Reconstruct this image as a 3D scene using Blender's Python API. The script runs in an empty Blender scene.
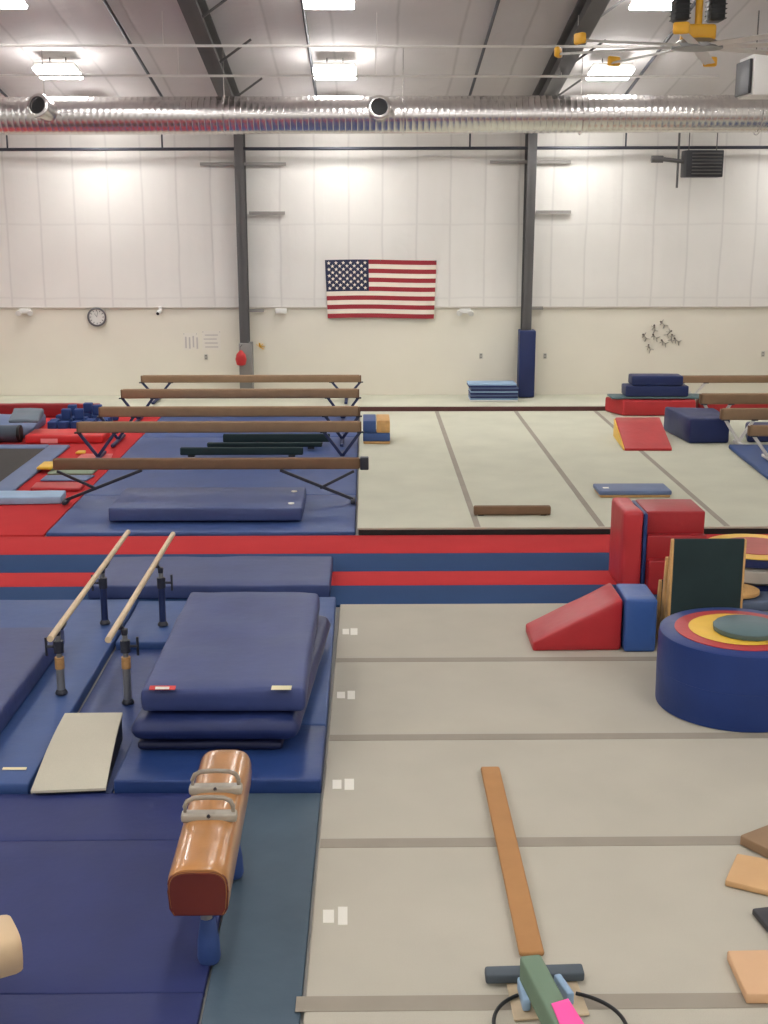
import bpy, bmesh, math, random
from mathutils import Vector, Matrix, noise
random.seed(7)
PI = math.pi
COL = bpy.context.scene.collection
# ------------------------------------------------------------------ camera model
F, CX, CY = 1265.0, 384.0, 512.0
PITCH, YAW, CAMH = math.radians(13.4), math.atan(18.5 / 1265 * .973), 4.35
CAM = Vector((0, 0, CAMH))
_r = Vector((math.cos(YAW), -math.sin(YAW), 0))
_f = Vector((math.sin(YAW) * math.cos(PITCH), math.cos(YAW) * math.cos(PITCH), -math.sin(PITCH)))
_u = _r.cross(_f)
def ray(px, py): return _r * ((px - CX) / F) + _u * (-(py - CY) / F) + _f
def G(px, py, z=0.0):
    """world point seen at a pixel of the photograph, at height z"""
    d = ray(px, py); return CAM + d * ((z - CAMH) / d.z)
def W(px, py, Y):
    """world point seen at a pixel of the photograph, at distance Y into the hall"""
    d = ray(px, py); return CAM + d * (Y / d.y)
def S(px, py, z, Y):
    """x of a pixel at depth Y"""
    return W(px, py, Y).x

# ------------------------------------------------------------------ materials
def lin(c):
    c = c / 255.0
    return c / 12.92 if c <= .04045 else ((c + .055) / 1.055) ** 2.4
_M = {}
def mat(name, rgb, rough=.6, metal=0.0, var=.06, scale=3.0, bump=.0, bscale=30.0, emit=0.0, spec=.5, coat=0.0, fine=0.0):
    if name in _M: return _M[name]
    m = bpy.data.materials.new(name); m.use_nodes = True
    nt = m.node_tree; b = nt.nodes['Principled BSDF']
    c = [lin(v) for v in rgb]
    b.inputs['Roughness'].default_value = rough; b.inputs['Metallic'].default_value = metal
    b.inputs['Specular IOR Level'].default_value = spec
    if coat: b.inputs['Coat Weight'].default_value = coat; b.inputs['Coat Roughness'].default_value = .12
    tc = nt.nodes.new('ShaderNodeTexCoord')
    if var:
        n = nt.nodes.new('ShaderNodeTexNoise'); n.inputs['Scale'].default_value = scale; n.inputs['Detail'].default_value = 5
        nt.links.new(tc.outputs['Object'], n.inputs['Vector'])
        r = nt.nodes.new('ShaderNodeValToRGB')
        r.color_ramp.elements[0].position = .3; r.color_ramp.elements[1].position = .7
        r.color_ramp.elements[0].color = [v * (1 - var) for v in c] + [1]
        r.color_ramp.elements[1].color = [min(1, v * (1 + var)) for v in c] + [1]
        nt.links.new(n.outputs['Fac'], r.inputs['Fac'])
        out = r.outputs['Color']
        if fine:
            n2 = nt.nodes.new('ShaderNodeTexNoise'); n2.inputs['Scale'].default_value = 160; n2.inputs['Detail'].default_value = 2
            nt.links.new(tc.outputs['Object'], n2.inputs['Vector'])
            mx = nt.nodes.new('ShaderNodeMix'); mx.data_type = 'RGBA'; mx.blend_type = 'OVERLAY'; mx.inputs['Factor'].default_value = fine
            nt.links.new(out, mx.inputs[6]); nt.links.new(n2.outputs['Fac'], mx.inputs[7]); out = mx.outputs[2]
        nt.links.new(out, b.inputs['Base Color'])
    else:
        b.inputs['Base Color'].default_value = c + [1]
    if bump:
        n3 = nt.nodes.new('ShaderNodeTexNoise'); n3.inputs['Scale'].default_value = bscale; n3.inputs['Detail'].default_value = 4
        nt.links.new(tc.outputs['Object'], n3.inputs['Vector'])
        bp = nt.nodes.new('ShaderNodeBump'); bp.inputs['Strength'].default_value = bump; bp.inputs['Distance'].default_value = .02
        nt.links.new(n3.outputs['Fac'], bp.inputs['Height']); nt.links.new(bp.outputs['Normal'], b.inputs['Normal'])
    if emit:
        b.inputs['Emission Color'].default_value = c + [1]; b.inputs['Emission Strength'].default_value = emit
    _M[name] = m
    return m
def vinyl(name, rgb, rough=.42, var=.09): return mat(name, rgb, rough, var=var, scale=2.2, bump=.16, bscale=9, spec=.38)
def fabric(name, rgb, var=.05, fine=.12): return mat(name, rgb, .95, var=var, scale=1.3, bump=.15, bscale=220, spec=.15, fine=fine)

def grid_mat(name, rgb, seam, axis, pitch, width, depth=.5, rough=.7, axis2=None, pitch2=3.0):
    """smooth sheeting with straight seams every <pitch> metres along one axis"""
    m = bpy.data.materials.new(name); m.use_nodes = True
    nt = m.node_tree; b = nt.nodes['Principled BSDF']; b.inputs['Roughness'].default_value = rough
    b.inputs['Specular IOR Level'].default_value = .3
    g = nt.nodes.new('ShaderNodeNewGeometry'); s = nt.nodes.new('ShaderNodeSeparateXYZ')
    wob = nt.nodes.new('ShaderNodeTexNoise'); wob.inputs['Scale'].default_value = .7; wob.inputs['Detail'].default_value = 3
    nt.links.new(g.outputs['Position'], wob.inputs['Vector']); nt.links.new(g.outputs['Position'], s.inputs[0])
    def M_(op, a, bb, c=None):
        n = nt.nodes.new('ShaderNodeMath'); n.operation = op
        for k, v in enumerate((a, bb, c)):
            if v is None: continue
            if hasattr(v, 'links'): nt.links.new(v, n.inputs[k])
            else: n.inputs[k].default_value = v
        return n.outputs[0]
    w = M_('MULTIPLY', M_('SUBTRACT', wob.outputs['Fac'], .5), .10)
    def seamline(ax, p, wd):
        x = M_('ADD', s.outputs[ax], w)
        fr = M_('FRACT', M_('ADD', M_('DIVIDE', x, p), 100.0), 0.0)
        d = M_('MULTIPLY', M_('ABSOLUTE', M_('SUBTRACT', fr, .5), 0.0), p)
        return M_('SMOOTH_MIN', 1.0, M_('MAXIMUM', 0.0, M_('SUBTRACT', 1.0, M_('DIVIDE', d, wd))), .1), d
    v, d = seamline(axis, pitch, width)
    if axis2 is not None:
        v2, d2 = seamline(axis2, pitch2, width); v = M_('MAXIMUM', v, M_('MULTIPLY', v2, .6))
    n = nt.nodes.new('ShaderNodeTexNoise'); n.inputs['Scale'].default_value = 1.1; n.inputs['Detail'].default_value = 4
    nt.links.new(g.outputs['Position'], n.inputs['Vector'])
    base = nt.nodes.new('ShaderNodeValToRGB'); c = [lin(q) for q in rgb]
    base.color_ramp.elements[0].color = [q * .95 for q in c] + [1]; base.color_ramp.elements[1].color = [min(1, q * 1.04) for q in c] + [1]
    nt.links.new(n.outputs['Fac'], base.inputs['Fac'])
    mx = nt.nodes.new('ShaderNodeMix'); mx.data_type = 'RGBA'
    nt.links.new(M_('MULTIPLY', v, depth), mx.inputs['Factor']); nt.links.new(base.outputs['Color'], mx.inputs[6])
    mx.inputs[7].default_value = [lin(q) for q in seam] + [1]
    nt.links.new(mx.outputs[2], b.inputs['Base Color'])
    puff = M_('MULTIPLY', M_('MINIMUM', d, .2), .35)
    wr = nt.nodes.new('ShaderNodeTexNoise'); wr.inputs['Scale'].default_value = 1.6; wr.inputs['Detail'].default_value = 3; wr.inputs['Distortion'].default_value = 1.2
    nt.links.new(g.outputs['Position'], wr.inputs['Vector'])
    h = M_('ADD', puff, M_('MULTIPLY', wr.outputs['Fac'], .10))
    bp = nt.nodes.new('ShaderNodeBump'); bp.inputs['Strength'].default_value = .35; bp.inputs['Distance'].default_value = .35
    nt.links.new(h, bp.inputs['Height']); nt.links.new(bp.outputs['Normal'], b.inputs['Normal'])
    return m

# ------------------------------------------------------------------ objects
MW = {}
def props(o, label=None, cat=None, group=None, kind='thing'):
    if label: o['label'] = label
    if cat: o['category'] = cat
    if group: o['group'] = group
    if kind: o['kind'] = kind
def thing(name, loc, label, cat, group=None, rz=0.0):
    o = bpy.data.objects.new(name, None); COL.objects.link(o)
    o.empty_display_size = .1
    o.location = loc; o.rotation_euler = (0, 0, rz)
    MW[o.name] = Matrix.Translation(Vector(loc)) @ Matrix.Rotation(rz, 4, 'Z')
    props(o, label, cat, group)
    return o
def copy_tree(o, parent=None):
    c = o.copy(); COL.objects.link(c)
    if parent: c.parent = parent
    for ch in list(o.children): copy_tree(ch, c)
    return c

class MB:
    def __init__(s): s.bm = bmesh.new(); s.mi = 0
    def _tag(s, faces):
        for f in faces: f.material_index = s.mi
    def box(s, c, size, bevel=0.0, seg=2, rot=None):
        M = Matrix.Translation(Vector(c))
        if rot is not None: M = M @ rot
        M = M @ Matrix.Diagonal((size[0], size[1], size[2], 1))
        r = bmesh.ops.create_cube(s.bm, size=1, matrix=M)
        vs = r['verts']; es = list({e for v in vs for e in v.link_edges})
        fs = {f for v in vs for f in v.link_faces}; s._tag(fs)
        if bevel:
            rb = bmesh.ops.bevel(s.bm, geom=es, offset=bevel, segments=seg, affect='EDGES', profile=.5, clamp_overlap=True)
            s._tag(rb['faces'])
        return s
    def prism(s, pts, vec, bevel=0.0, seg=2):
        vec = Vector(vec)
        a = [s.bm.verts.new(Vector(p)) for p in pts]; b = [s.bm.verts.new(Vector(p) + vec) for p in pts]
        fs = [s.bm.faces.new(a[::-1]), s.bm.faces.new(b)]
        n = len(a)
        for i in range(n): fs.append(s.bm.faces.new((a[i], a[(i + 1) % n], b[(i + 1) % n], b[i])))
        bmesh.ops.recalc_face_normals(s.bm, faces=fs); s._tag(fs)
        if bevel:
            rb = bmesh.ops.bevel(s.bm, geom=list({e for f in fs for e in f.edges}), offset=bevel, segments=seg, affect='EDGES', profile=.5, clamp_overlap=True)
            s._tag(rb['faces'])
        return s
    def cyl(s, p0, p1, r, r2=None, seg=14, caps=True):
        p0, p1 = Vector(p0), Vector(p1); d = p1 - p0
        r2 = r if r2 is None else r2
        q = d.to_track_quat('Z', 'Y').to_matrix().to_4x4()
        M = Matrix.Translation((p0 + p1) / 2) @ q
        rr = bmesh.ops.create_cone(s.bm, cap_ends=caps, segments=seg, radius1=r, radius2=r2, depth=d.length, matrix=M)
        s._tag({f for v in rr['verts'] for f in v.link_faces}); return s
    def bar(s, p0, p1, w, h, bevel=0.0):
        p0, p1 = Vector(p0), Vector(p1); d = p1 - p0
        q = d.to_track_quat('Y', 'Z').to_matrix().to_4x4()
        return s.box((p0 + p1) / 2, (w, d.length, h), bevel, 2, q)
    def tube(s, pts, r, seg=10, closed=False):
        pts = [Vector(p) for p in pts]; n = len(pts); rings = []
        up = Vector((0, 0, 1))
        for i, p in enumerate(pts):
            a = pts[i - 1] if (i > 0 or closed) else p; b = pts[(i + 1) % n] if (i < n - 1 or closed) else p
            t = (b - a).normalized()
            x = t.cross(up)
            if x.length < .05: x = t.cross(Vector((0, 1, 0)))
            x.normalize(); y = x.cross(t)
            rings.append([s.bm.verts.new(p + (x * math.cos(k * 2 * PI / seg) + y * math.sin(k * 2 * PI / seg)) * r) for k in range(seg)])
        fs = []
        for i in range(n if closed else n - 1):
            A, B = rings[i], rings[(i + 1) % n]
            for k in range(seg): fs.append(s.bm.faces.new((A[k], A[(k + 1) % seg], B[(k + 1) % seg], B[k])))
        if not closed:
            fs.append(s.bm.faces.new(rings[0])); fs.append(s.bm.faces.new(rings[-1][::-1]))
        bmesh.ops.recalc_face_normals(s.bm, faces=fs); s._tag(fs); return s
    def lathe(s, prof, M, seg=40, cap0=True, cap1=True):
        rings = [[s.bm.verts.new(M @ Vector((r * math.cos(2 * PI * k / seg), r * math.sin(2 * PI * k / seg), z))) for k in range(seg)] for r, z in prof]
        fs = []
        for A, B in zip(rings, rings[1:]):
            for k in range(seg): fs.append(s.bm.faces.new((A[k], A[(k + 1) % seg], B[(k + 1) % seg], B[k])))
        if cap0: fs.append(s.bm.faces.new(rings[0]))
        if cap1: fs.append(s.bm.faces.new(rings[-1][::-1]))
        bmesh.ops.recalc_face_normals(s.bm, faces=fs); s._tag(fs); return s
    def soft(s, c4, z0, z1, r=.02, n=(6, 6, 2), nz=0.0, bulge=0.0, nscale=2.5, sag=0.0, seed=0.0):
        """upholstered slab over a ground quad (front-left, front-right, back-right, back-left); z1 may be a function of (u, v)"""
        c4 = [Vector((c[0], c[1])) for c in c4]
        top = z1 if callable(z1) else (lambda u, v: z1)
        Lx = ((c4[1] - c4[0]).length + (c4[2] - c4[3]).length) / 2; Ly = ((c4[3] - c4[0]).length + (c4[2] - c4[1]).length) / 2
        H = sum(top(u, v) for u in (0, 1) for v in (0, 1)) / 4 - z0
        L = (Lx, Ly, H); rr = min(r, H / 2.01, Lx / 2.01, Ly / 2.01)
        def coords(l, k):
            inner = [-(l / 2 - rr) + (l - 2 * rr) * i / k for i in range(k + 1)]
            return [-l / 2, -l / 2 + rr * .3] + inner + [l / 2 - rr * .3, l / 2]
        cs = [coords(L[i], n[i]) for i in range(3)]
        verts = {}
        def V(i, j, k):
            key = (i, j, k)
            if key in verts: return verts[key]
            p = Vector((cs[0][i], cs[1][j], cs[2][k]))
            q = Vector([max(-(L[a] / 2 - rr), min(L[a] / 2 - rr, p[a])) for a in range(3)])
            dd = p - q
            if dd.length > 1e-9:
                nn = dd.normalized()
                p = q + nn * rr
            else: nn = Vector((0, 0, 0))
            u, v, t = p.x / Lx + .5, p.y / Ly + .5, p.z / H + .5
            if bulge:
                k2 = math.sin(PI * min(1, max(0, t))) * bulge
                if abs(p.x) > Lx / 2 - rr * 1.01: u += math.copysign(k2 / Lx, p.x)
                if abs(p.y) > Ly / 2 - rr * 1.01: v += math.copysign(k2 / Ly, p.y)
            xy = c4[0] * (1 - u) * (1 - v) + c4[1] * u * (1 - v) + c4[2] * u * v + c4[3] * (1 - u) * v
            tz = top(min(1, max(0, u)), min(1, max(0, v)))
            if sag: tz += sag * (math.sin(PI * min(1, max(0, u))) * math.sin(PI * min(1, max(0, v))))
            z = z0 + t * (tz - z0)
            w = Vector((xy.x, xy.y, z))
            if nz:
                d = noise.noise_vector(w * nscale + Vector((seed, seed, 0))) * nz
                w += Vector((d.x * t, d.y * t, d.z * max(0, t)))
            verts[key] = s.bm.verts.new(w); return verts[key]
        nx, ny, nk = len(cs[0]) - 1, len(cs[1]) - 1, len(cs[2]) - 1
        fs = []
        def F4(*k):
            try: fs.append(s.bm.faces.new([V(*q) for q in k]))
            except ValueError: pass
        for i in range(nx):
            for j in range(ny):
                F4((i, j, 0), (i, j + 1, 0), (i + 1, j + 1, 0), (i + 1, j, 0)); F4((i, j, nk), (i + 1, j, nk), (i + 1, j + 1, nk), (i, j + 1, nk))
        for i in range(nx):
            for k in range(nk):
                F4((i, 0, k), (i + 1, 0, k), (i + 1, 0, k + 1), (i, 0, k + 1)); F4((i, ny, k), (i, ny, k + 1), (i + 1, ny, k + 1), (i + 1, ny, k))
        for j in range(ny):
            for k in range(nk):
                F4((0, j, k), (0, j, k + 1), (0, j + 1, k + 1), (0, j + 1, k)); F4((nx, j, k), (nx, j + 1, k), (nx, j + 1, k + 1), (nx, j, k + 1))
        s._tag(fs); return s
    def build(s, name, mats, parent=None, label=None, cat=None, group=None, kind=None, smooth=True, angle=40):
        me = bpy.data.meshes.new(name)
        if parent is not None:
            Mw = MW[parent.name]; s.bm.transform(Mw.inverted())
        else:
            xs = [v.co.x for v in s.bm.verts]; ys = [v.co.y for v in s.bm.verts]; zs = [v.co.z for v in s.bm.verts]
            loc = Vector(((min(xs) + max(xs)) / 2, (min(ys) + max(ys)) / 2, min(zs)))
            s.bm.transform(Matrix.Translation(-loc)); Mw = Matrix.Translation(loc)
        s.bm.to_mesh(me); s.bm.free()
        for m in (mats if isinstance(mats, (list, tuple)) else [mats]): me.materials.append(m)
        if smooth:
            me.shade_smooth(); me.set_sharp_from_angle(angle=math.radians(angle))
        o = bpy.data.objects.new(name, me); COL.objects.link(o)
        if parent is not None: o.parent = parent
        else: o.location = Mw.translation
        MW[o.name] = Mw
        if parent is not None:
            if label: o['label'] = label
            if kind: o['kind'] = kind
        else: props(o, label, cat, group, kind or 'thing')
        return o
def struct(mb, name, m, **k): return mb.build(name, m, kind='structure', **k)
def rect(x0, x1, y0, y1): return [(x0, y0), (x1, y0), (x1, y1), (x0, y1)]

# ------------------------------------------------------------------ palette
CARPET = fabric('grey_carpet', (186, 180, 165))
CARPET2 = fabric('pale_green_grey_carpet', (202, 201, 182))
TAPE = mat('grey_seam_tape', (152, 143, 129), .8, var=.05)
BLACKFOAM = mat('dark_foam_edge', (40, 36, 36), .9)
RED = fabric('red_carpet', (192, 56, 58), fine=.05)
BLUEC = fabric('blue_carpet', (48, 73, 112), fine=.05)
REDV = vinyl('red_vinyl', (182, 48, 52)); REDD = vinyl('dark_red_vinyl', (140, 34, 40))
NAVY = vinyl('navy_vinyl', (36, 46, 98), .6); NAVY2 = vinyl('deep_navy_vinyl', (34, 46, 92), .42)
BLUE = vinyl('royal_blue_vinyl', (38, 62, 116)); BLUE2 = vinyl('mid_blue_vinyl', (56, 82, 134), .5)
BEAMMAT = vinyl('worn_blue_vinyl', (60, 82, 134), .45); TEAL = vinyl('slate_teal_vinyl', (70, 88, 102), .6)
SLATE = vinyl('slate_blue_vinyl', (100, 116, 150), .5)
LBLUE = vinyl('light_blue_vinyl', (150, 178, 206), .5)
YEL = vinyl('yellow_vinyl', (236, 190, 70)); GREENV = vinyl('grey_green_vinyl', (86, 108, 112), .5)
SAGE = mat('sage_green_suede', (112, 134, 112), .85); DKGREEN = mat('dark_green_carpet', (32, 50, 52), .9, var=.1)
SUEDE = mat('brown_suede', (146, 118, 90), .85, var=.06, scale=6, bump=.1, bscale=150); SUEDE2 = mat('dark_brown_suede', (122, 94, 70), .85, var=.06, scale=6)
TANS = mat('tan_suede', (176, 128, 80), .85, var=.05, scale=5); PLY = mat('plywood', (206, 160, 100), .6, var=.1, scale=14)
PLYP = mat('pale_plywood', (196, 176, 146), .6, var=.08, scale=10)
LEATHER = mat('tan_leather', (178, 124, 70), .28, var=.12, scale=5, bump=.05, bscale=60, coat=.5); LEATHD = mat('dark_leather', (104, 44, 34), .4, var=.1)
LEATHP = mat('pale_leather', (206, 178, 140), .5, var=.06)
CHROME = mat('chrome', (200, 200, 205), .22, 1.0, var=0); STEELB = mat('blue_painted_steel', (34, 46, 86), .45, var=.05)
STEELD = mat('dark_painted_steel', (44, 46, 56), .45, var=.05); STEELG = mat('grey_painted_steel', (90, 88, 87), .6, var=.05)
SILVER = mat('silver_painted_steel', (214, 210, 206), .4, .0, var=.04)
ALU = mat('grey_aluminium', (150, 150, 148), .45, .6, var=.05)
GALV = mat('galvanised_steel', (226, 223, 221), .27, 1.0, var=.08, scale=8, bump=.04, bscale=40)
WHITEP = mat('white_paint', (226, 224, 218), .5, var=.02); BLACK = mat('black_rubber', (18, 18, 20), .5, var=.1)
RAILW = mat('pale_wood_rail', (214, 190, 152), .45, var=.08, scale=12)
WHITET = mat('white_tape', (232, 228, 216), .6, var=.03); CREAM = mat('cream_tag', (222, 212, 170), .6, var=.03)
REDTAG = mat('red_tag', (200, 50, 44), .6, var=.03); DARK = mat('charcoal_plastic', (48, 48, 52), .5, var=.05)
ORANGE = mat('yellow_orange_paint', (238, 178, 46), .5, var=.05); PINK = mat('hot_pink_vinyl', (255, 86, 168), .6, var=.02)
GLOW = mat('lamp_diffuser', (252, 251, 250), .5, var=0, emit=38.0)
FLAGR = mat('flag_red', (156, 44, 54), .8, var=.04); FLAGW = mat('flag_white', (238, 226, 210), .8, var=.03); FLAGB = mat('flag_blue', (40, 44, 72), .8, var=.05)

# ------------------------------------------------------------------ the hall
WY = 29.0                      # far wall
XL, XR, YB = -17.0, 17.0, -4.0
EAVE, PITCHR, RIDGE = 6.47, .178, 13.0
def ceil_z(y): return EAVE + PITCHR * (WY - (y if y > RIDGE else 2 * RIDGE - y))
def CP(px, py, drop=0.0):
    """point on the sloping ceiling seen at a pixel"""
    d = ray(px, py)
    t = (EAVE - drop + PITCHR * WY - CAMH) / (d.z + PITCHR * d.y)
    return CAM + d * t
FLOORM = fabric('concrete_floor', (176, 174, 170))
LINER = grid_mat('white_wall_liner', (228, 224, 217), (176, 170, 166), 0, .76, .035, .3, axis2=2, pitch2=1.62)
CEILM = grid_mat('ceiling_liner', (206, 201, 199), (150, 145, 143), 0, 1.15, .04, .4)
WALLP = mat('cream_wall_board', (231, 225, 209), .7, var=.03, scale=.6)
struct(MB().box(((XL + XR) / 2, (YB + WY) / 2, -.1), (XR - XL, WY - YB + .4, .2)), 'floor', FLOORM, smooth=False)
zl = W(384, 307, WY).z
struct(MB().box((0, WY + .15, zl / 2), (XR - XL, .3, zl)), 'wall_back', WALLP, smooth=False)
struct(MB().box((0, WY + .13, (zl + EAVE + .2) / 2), (XR - XL, .34, EAVE + .2 - zl)), 'wall_back_liner', LINER, smooth=False)
struct(MB().box((0, WY - .048, zl), (XR - XL, .015, .03), .004), 'trim_1', mat('trim_white', (206, 198, 188), .6), smooth=False)
for nm, x in (('wall_left', XL - .15), ('wall_right', XR + .15)):
    struct(MB().prism([(x - .15, YB - .3, 0), (x - .15, WY + .3, 0), (x - .15, WY + .3, EAVE + .2), (x - .15, RIDGE, EAVE + PITCHR * (WY - RIDGE) + .2), (x - .15, YB - .3, EAVE + .05)], (.3, 0, 0)), nm, LINER, smooth=False)
struct(MB().box((0, YB - .15, 3.3), (XR - XL, .3, 6.6)), 'wall_front', LINER, smooth=False)
zr = EAVE + PITCHR * (WY - RIDGE)
struct(MB().prism([(XL, WY + .3, EAVE), (XL, RIDGE, zr), (XL, YB - .3, zr - PITCHR * (RIDGE - YB + .3)), (XL, YB - .3, zr - PITCHR * (RIDGE - YB + .3) + .2), (XL, RIDGE, zr + .2), (XL, WY + .3, EAVE + .2)], (XR - XL, 0, 0)), 'ceiling', CEILM, smooth=False)

# steel portal frames
xcol = [W(244, 300, WY - .2).x, W(526.5, 300, WY - .2).x]
bay = xcol[1] - xcol[0]
def ibeam_prof(mb, a, b, ba, bb, w, tf=.03, tw=.02):
    """I-section between outer line a-b and inner line ba-bb in the plane x = const"""
    x = a[0]
    def plate(p0, p1, wx, th, n):
        p0, p1, n = Vector(p0), Vector(p1), Vector(n)
        pts = [p0 + Vector((-wx / 2, 0, 0)), p0 + Vector((wx / 2, 0, 0)), p1 + Vector((wx / 2, 0, 0)), p1 + Vector((-wx / 2, 0, 0))]
        mb.prism(pts, n * th)
    n1 = (Vector(b) - Vector(a)).normalized().cross(Vector((1, 0, 0)))
    n2 = (Vector(bb) - Vector(ba)).normalized().cross(Vector((1, 0, 0)))
    plate(a, b, w, tf, n1); plate(ba, bb, w, tf, n2)
    mb.prism([Vector(a) - Vector((tw / 2, 0, 0)), Vector(b) - Vector((tw / 2, 0, 0)), Vector(bb) - Vector((tw / 2, 0, 0)), Vector(ba) - Vector((tw / 2, 0, 0))], (tw, 0, 0))
for i in (-1, 0, 1, 2):
    x = xcol[0] + bay * i
    mb = MB(); ibeam_prof(mb, (x, WY - .06, .225), (x, WY - .06, EAVE - .1), (x, WY - .32, .225), (x, WY - .60, EAVE - .1), .2)
    struct(mb, 'steel_column', STEELG, label=None, smooth=False)
    mb = MB(); y0 = WY - .1
    ibeam_prof(mb, (x, y0, ceil_z(y0) - .05), (x, RIDGE, zr - .05), (x, y0, ceil_z(y0) - .50), (x, RIDGE, zr - .44), .28)
    for k in range(6):                                    # flange braces up to the purlins
        y = WY - 2.6 - k * 2.4; zc = ceil_z(y)
        for sg in (1,):
            mb.bar((x + sg * .1, y, zc - .44), (x + sg * .7, y, zc - .03), .04, .04)
    struct(mb, 'steel_rafter', STEELG, smooth=False)
# short horizontal girt ends beside the columns
for px0, px1, py in ((200, 286, 164), (249, 285, 213), (249, 264, 310.5), (490, 571, 162), (536, 571, 212), (530, 543, 308)):
    a, b = W(px0, py, WY - .12), W(px1, py, WY - .12)
    struct(MB().box((a + b) / 2, (b.x - a.x, .05, .07), .005), 'trim_2', mat('girt_grey', (150, 145, 140), .6), smooth=False)

# ------------------------------------------------------------------ lamps
lamp0 = thing('ceiling_light', (0, 0, 0), 'glowing white high-bay lamp', 'light', 'high-bay ceiling lamps')
MB().box((0, 0, .125), (.76, .60, .09), .02).build('housing', WHITEP, lamp0)
MB().box((0, 0, .045), (.80, .66, .06), .02).build('diffuser', GLOW, lamp0)
for sx in (-.15, .15):
    MB().cyl((sx, 0, .17), (sx, 0, .33), .012, seg=8).build('hanger', STEELG, lamp0)
pts = [CP(57, 74, .3), CP(335, 75, .3), CP(610, 72, .3)]
Yl = sum(p.y for p in pts) / 3; dX = (pts[2].x - pts[0].x) / 2; dY = Yl - CP(327, 1, .3).y
lamp_words = {(-1, 0): 'glowing white high-bay lamp above the duct on the clock side of the hall', (0, 0): 'glowing white high-bay lamp above the duct and over the flag',
              (1, 0): 'glowing white high-bay lamp beside the ceiling fan blades', (-1, 1): 'glowing white high-bay lamp cut off in the top corner opposite the fan',
              (0, 1): 'glowing white high-bay lamp cut by the photo top edge, above the flag', (1, 1): 'glowing white high-bay lamp cut by the photo top edge just beside the yellow fan motor'}
first = True
for r in range(-1, 8):
    for c in (-3, -2, -1, 0, 1, 2):
        x, y = pts[1].x + c * dX, Yl - r * dY
        if r < 0: y = 27.7
        if y < YB + .8 or abs(x) > 16 or abs(y - RIDGE) < .7 or (abs(x - 4.7) < 1.5 and abs(y - 18) < 1.6): continue
        o = lamp0 if first else copy_tree(lamp0); first = False
        o.location = (x, y, ceil_z(y) - (.34 if r >= 0 else .70)); o.rotation_euler = (math.atan(PITCHR) * (-1 if y > RIDGE else 1), 0, 0)
        o['label'] = lamp_words.get((c, r), 'glowing white high-bay lamp hidden behind the duct, close to the far wall' if r < 0 else 'glowing white high-bay lamp outside the photo over the gym floor')

# ------------------------------------------------------------------ spiral duct with two spouts
DY, DZ, DR = 24.5, W(384, 115, 24.5).z, .335
duct = thing('spiral_duct', (0, DY, DZ), 'long shiny spiral steel duct hung across the hall under the roof', 'duct')
mb = MB(); prof = []
x = -11.0
while x < 11.0:
    prof += [(DR, x), (DR, x + .088), (DR + .004, x + .096), (DR + .004, x + .104), (DR, x + .112)]; x += .112
tilt = -.004
mb.lathe(prof, Matrix.Translation((0, DY, DZ)) @ Matrix.Rotation(PI / 2 + tilt, 4, 'Y'), 40)
mb.build('pipe', GALV, duct)
DZ0 = DZ
for (px, py, dx, dz) in ((53, 111, -.13, .10), (379, 111, .0, .08)):
    c = W(px, py, DY); p0 = Vector((c.x, DY - .22, DZ + .02)); p1 = p0 + Vector((dx, -.42, dz))
    d = (p1 - p0).normalized(); q = Matrix.Translation(p1) @ d.to_track_quat('Z', 'Y').to_matrix().to_4x4()
    Lp = (p1 - p0).length
    o = MB().lathe([(.19, -Lp), (.19, -.10), (.215, -.08), (.215, -.02), (.19, 0), (.155, 0), (.15, -.05), (.14, -.06)], q, 28, True, False).build('spout', GALV, duct)
    MB().lathe([(.145, -.07), (.145, -.055), (.02, -.05)], q, 24).build('dark_inside', BLACK, o)  # black disc, paints the shade inside the open spout
for x in (-9.2, -5.9, -2.6, .7, 4.0, 7.3):
    mb = MB(); mb.tube([(x, DY + math.cos(a) * (DR + .014), DZ + math.sin(a) * (DR + .014)) for a in [2 * PI * k / 32 for k in range(32)]], .012, 6, True)
    mb.cyl((x, DY, DZ + DR), (x, DY, ceil_z(DY) - .02), .008, seg=6)
    mb.build('hanging_strap', GALV, duct)

# ------------------------------------------------------------------ pipes under the roof
pY = 28.5; pz = W(384, 149, pY).z
pipe = thing('gas_pipe', (0, pY, pz), 'thin black pipe running the width of the hall along the top of the far wall', 'pipe')
MB().cyl((-12, pY, pz - .03), (12, pY, pz + .05), .035, seg=12).build('pipe_run', STEELD, pipe)
for px in (-150, 7, 162, 470, 626, 780):
    a = W(px, 140, pY)
    MB().cyl((a.x, pY, pz), (a.x, pY, ceil_z(pY) - .01), .02, seg=8).build('hanger', STEELD, pipe)
words_px = ((-55, 0, 7, 97, 'thin black conduit under the sloping roof near the photo edge beyond the spout'), (100, 0, 162, 97, 'thin black conduit under the sloping roof between the clock-side lamp and the rafter'), (305, 0, 316, 95, 'thin black conduit under the roof beside the middle lamp above the flag'),
            (505, 0, 470, 95, 'thin black conduit under the roof between the middle lamp and the rafter'), (690, 0, 627, 93, 'thin black conduit under the roof passing behind the yellow fan'), (0, 0, 0, 0, ''))
for x0, y0, x1, y1, lb in words_px:
    if not lb: continue
    p = CP(x1, y1, .06)
    MB().cyl((p.x, 16.5, ceil_z(16.5) - .06), (p.x, 27.8, ceil_z(27.8) - .06), .03, seg=8).build('conduit', STEELD, None, lb, 'conduit', 'black conduits up the roof')
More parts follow.
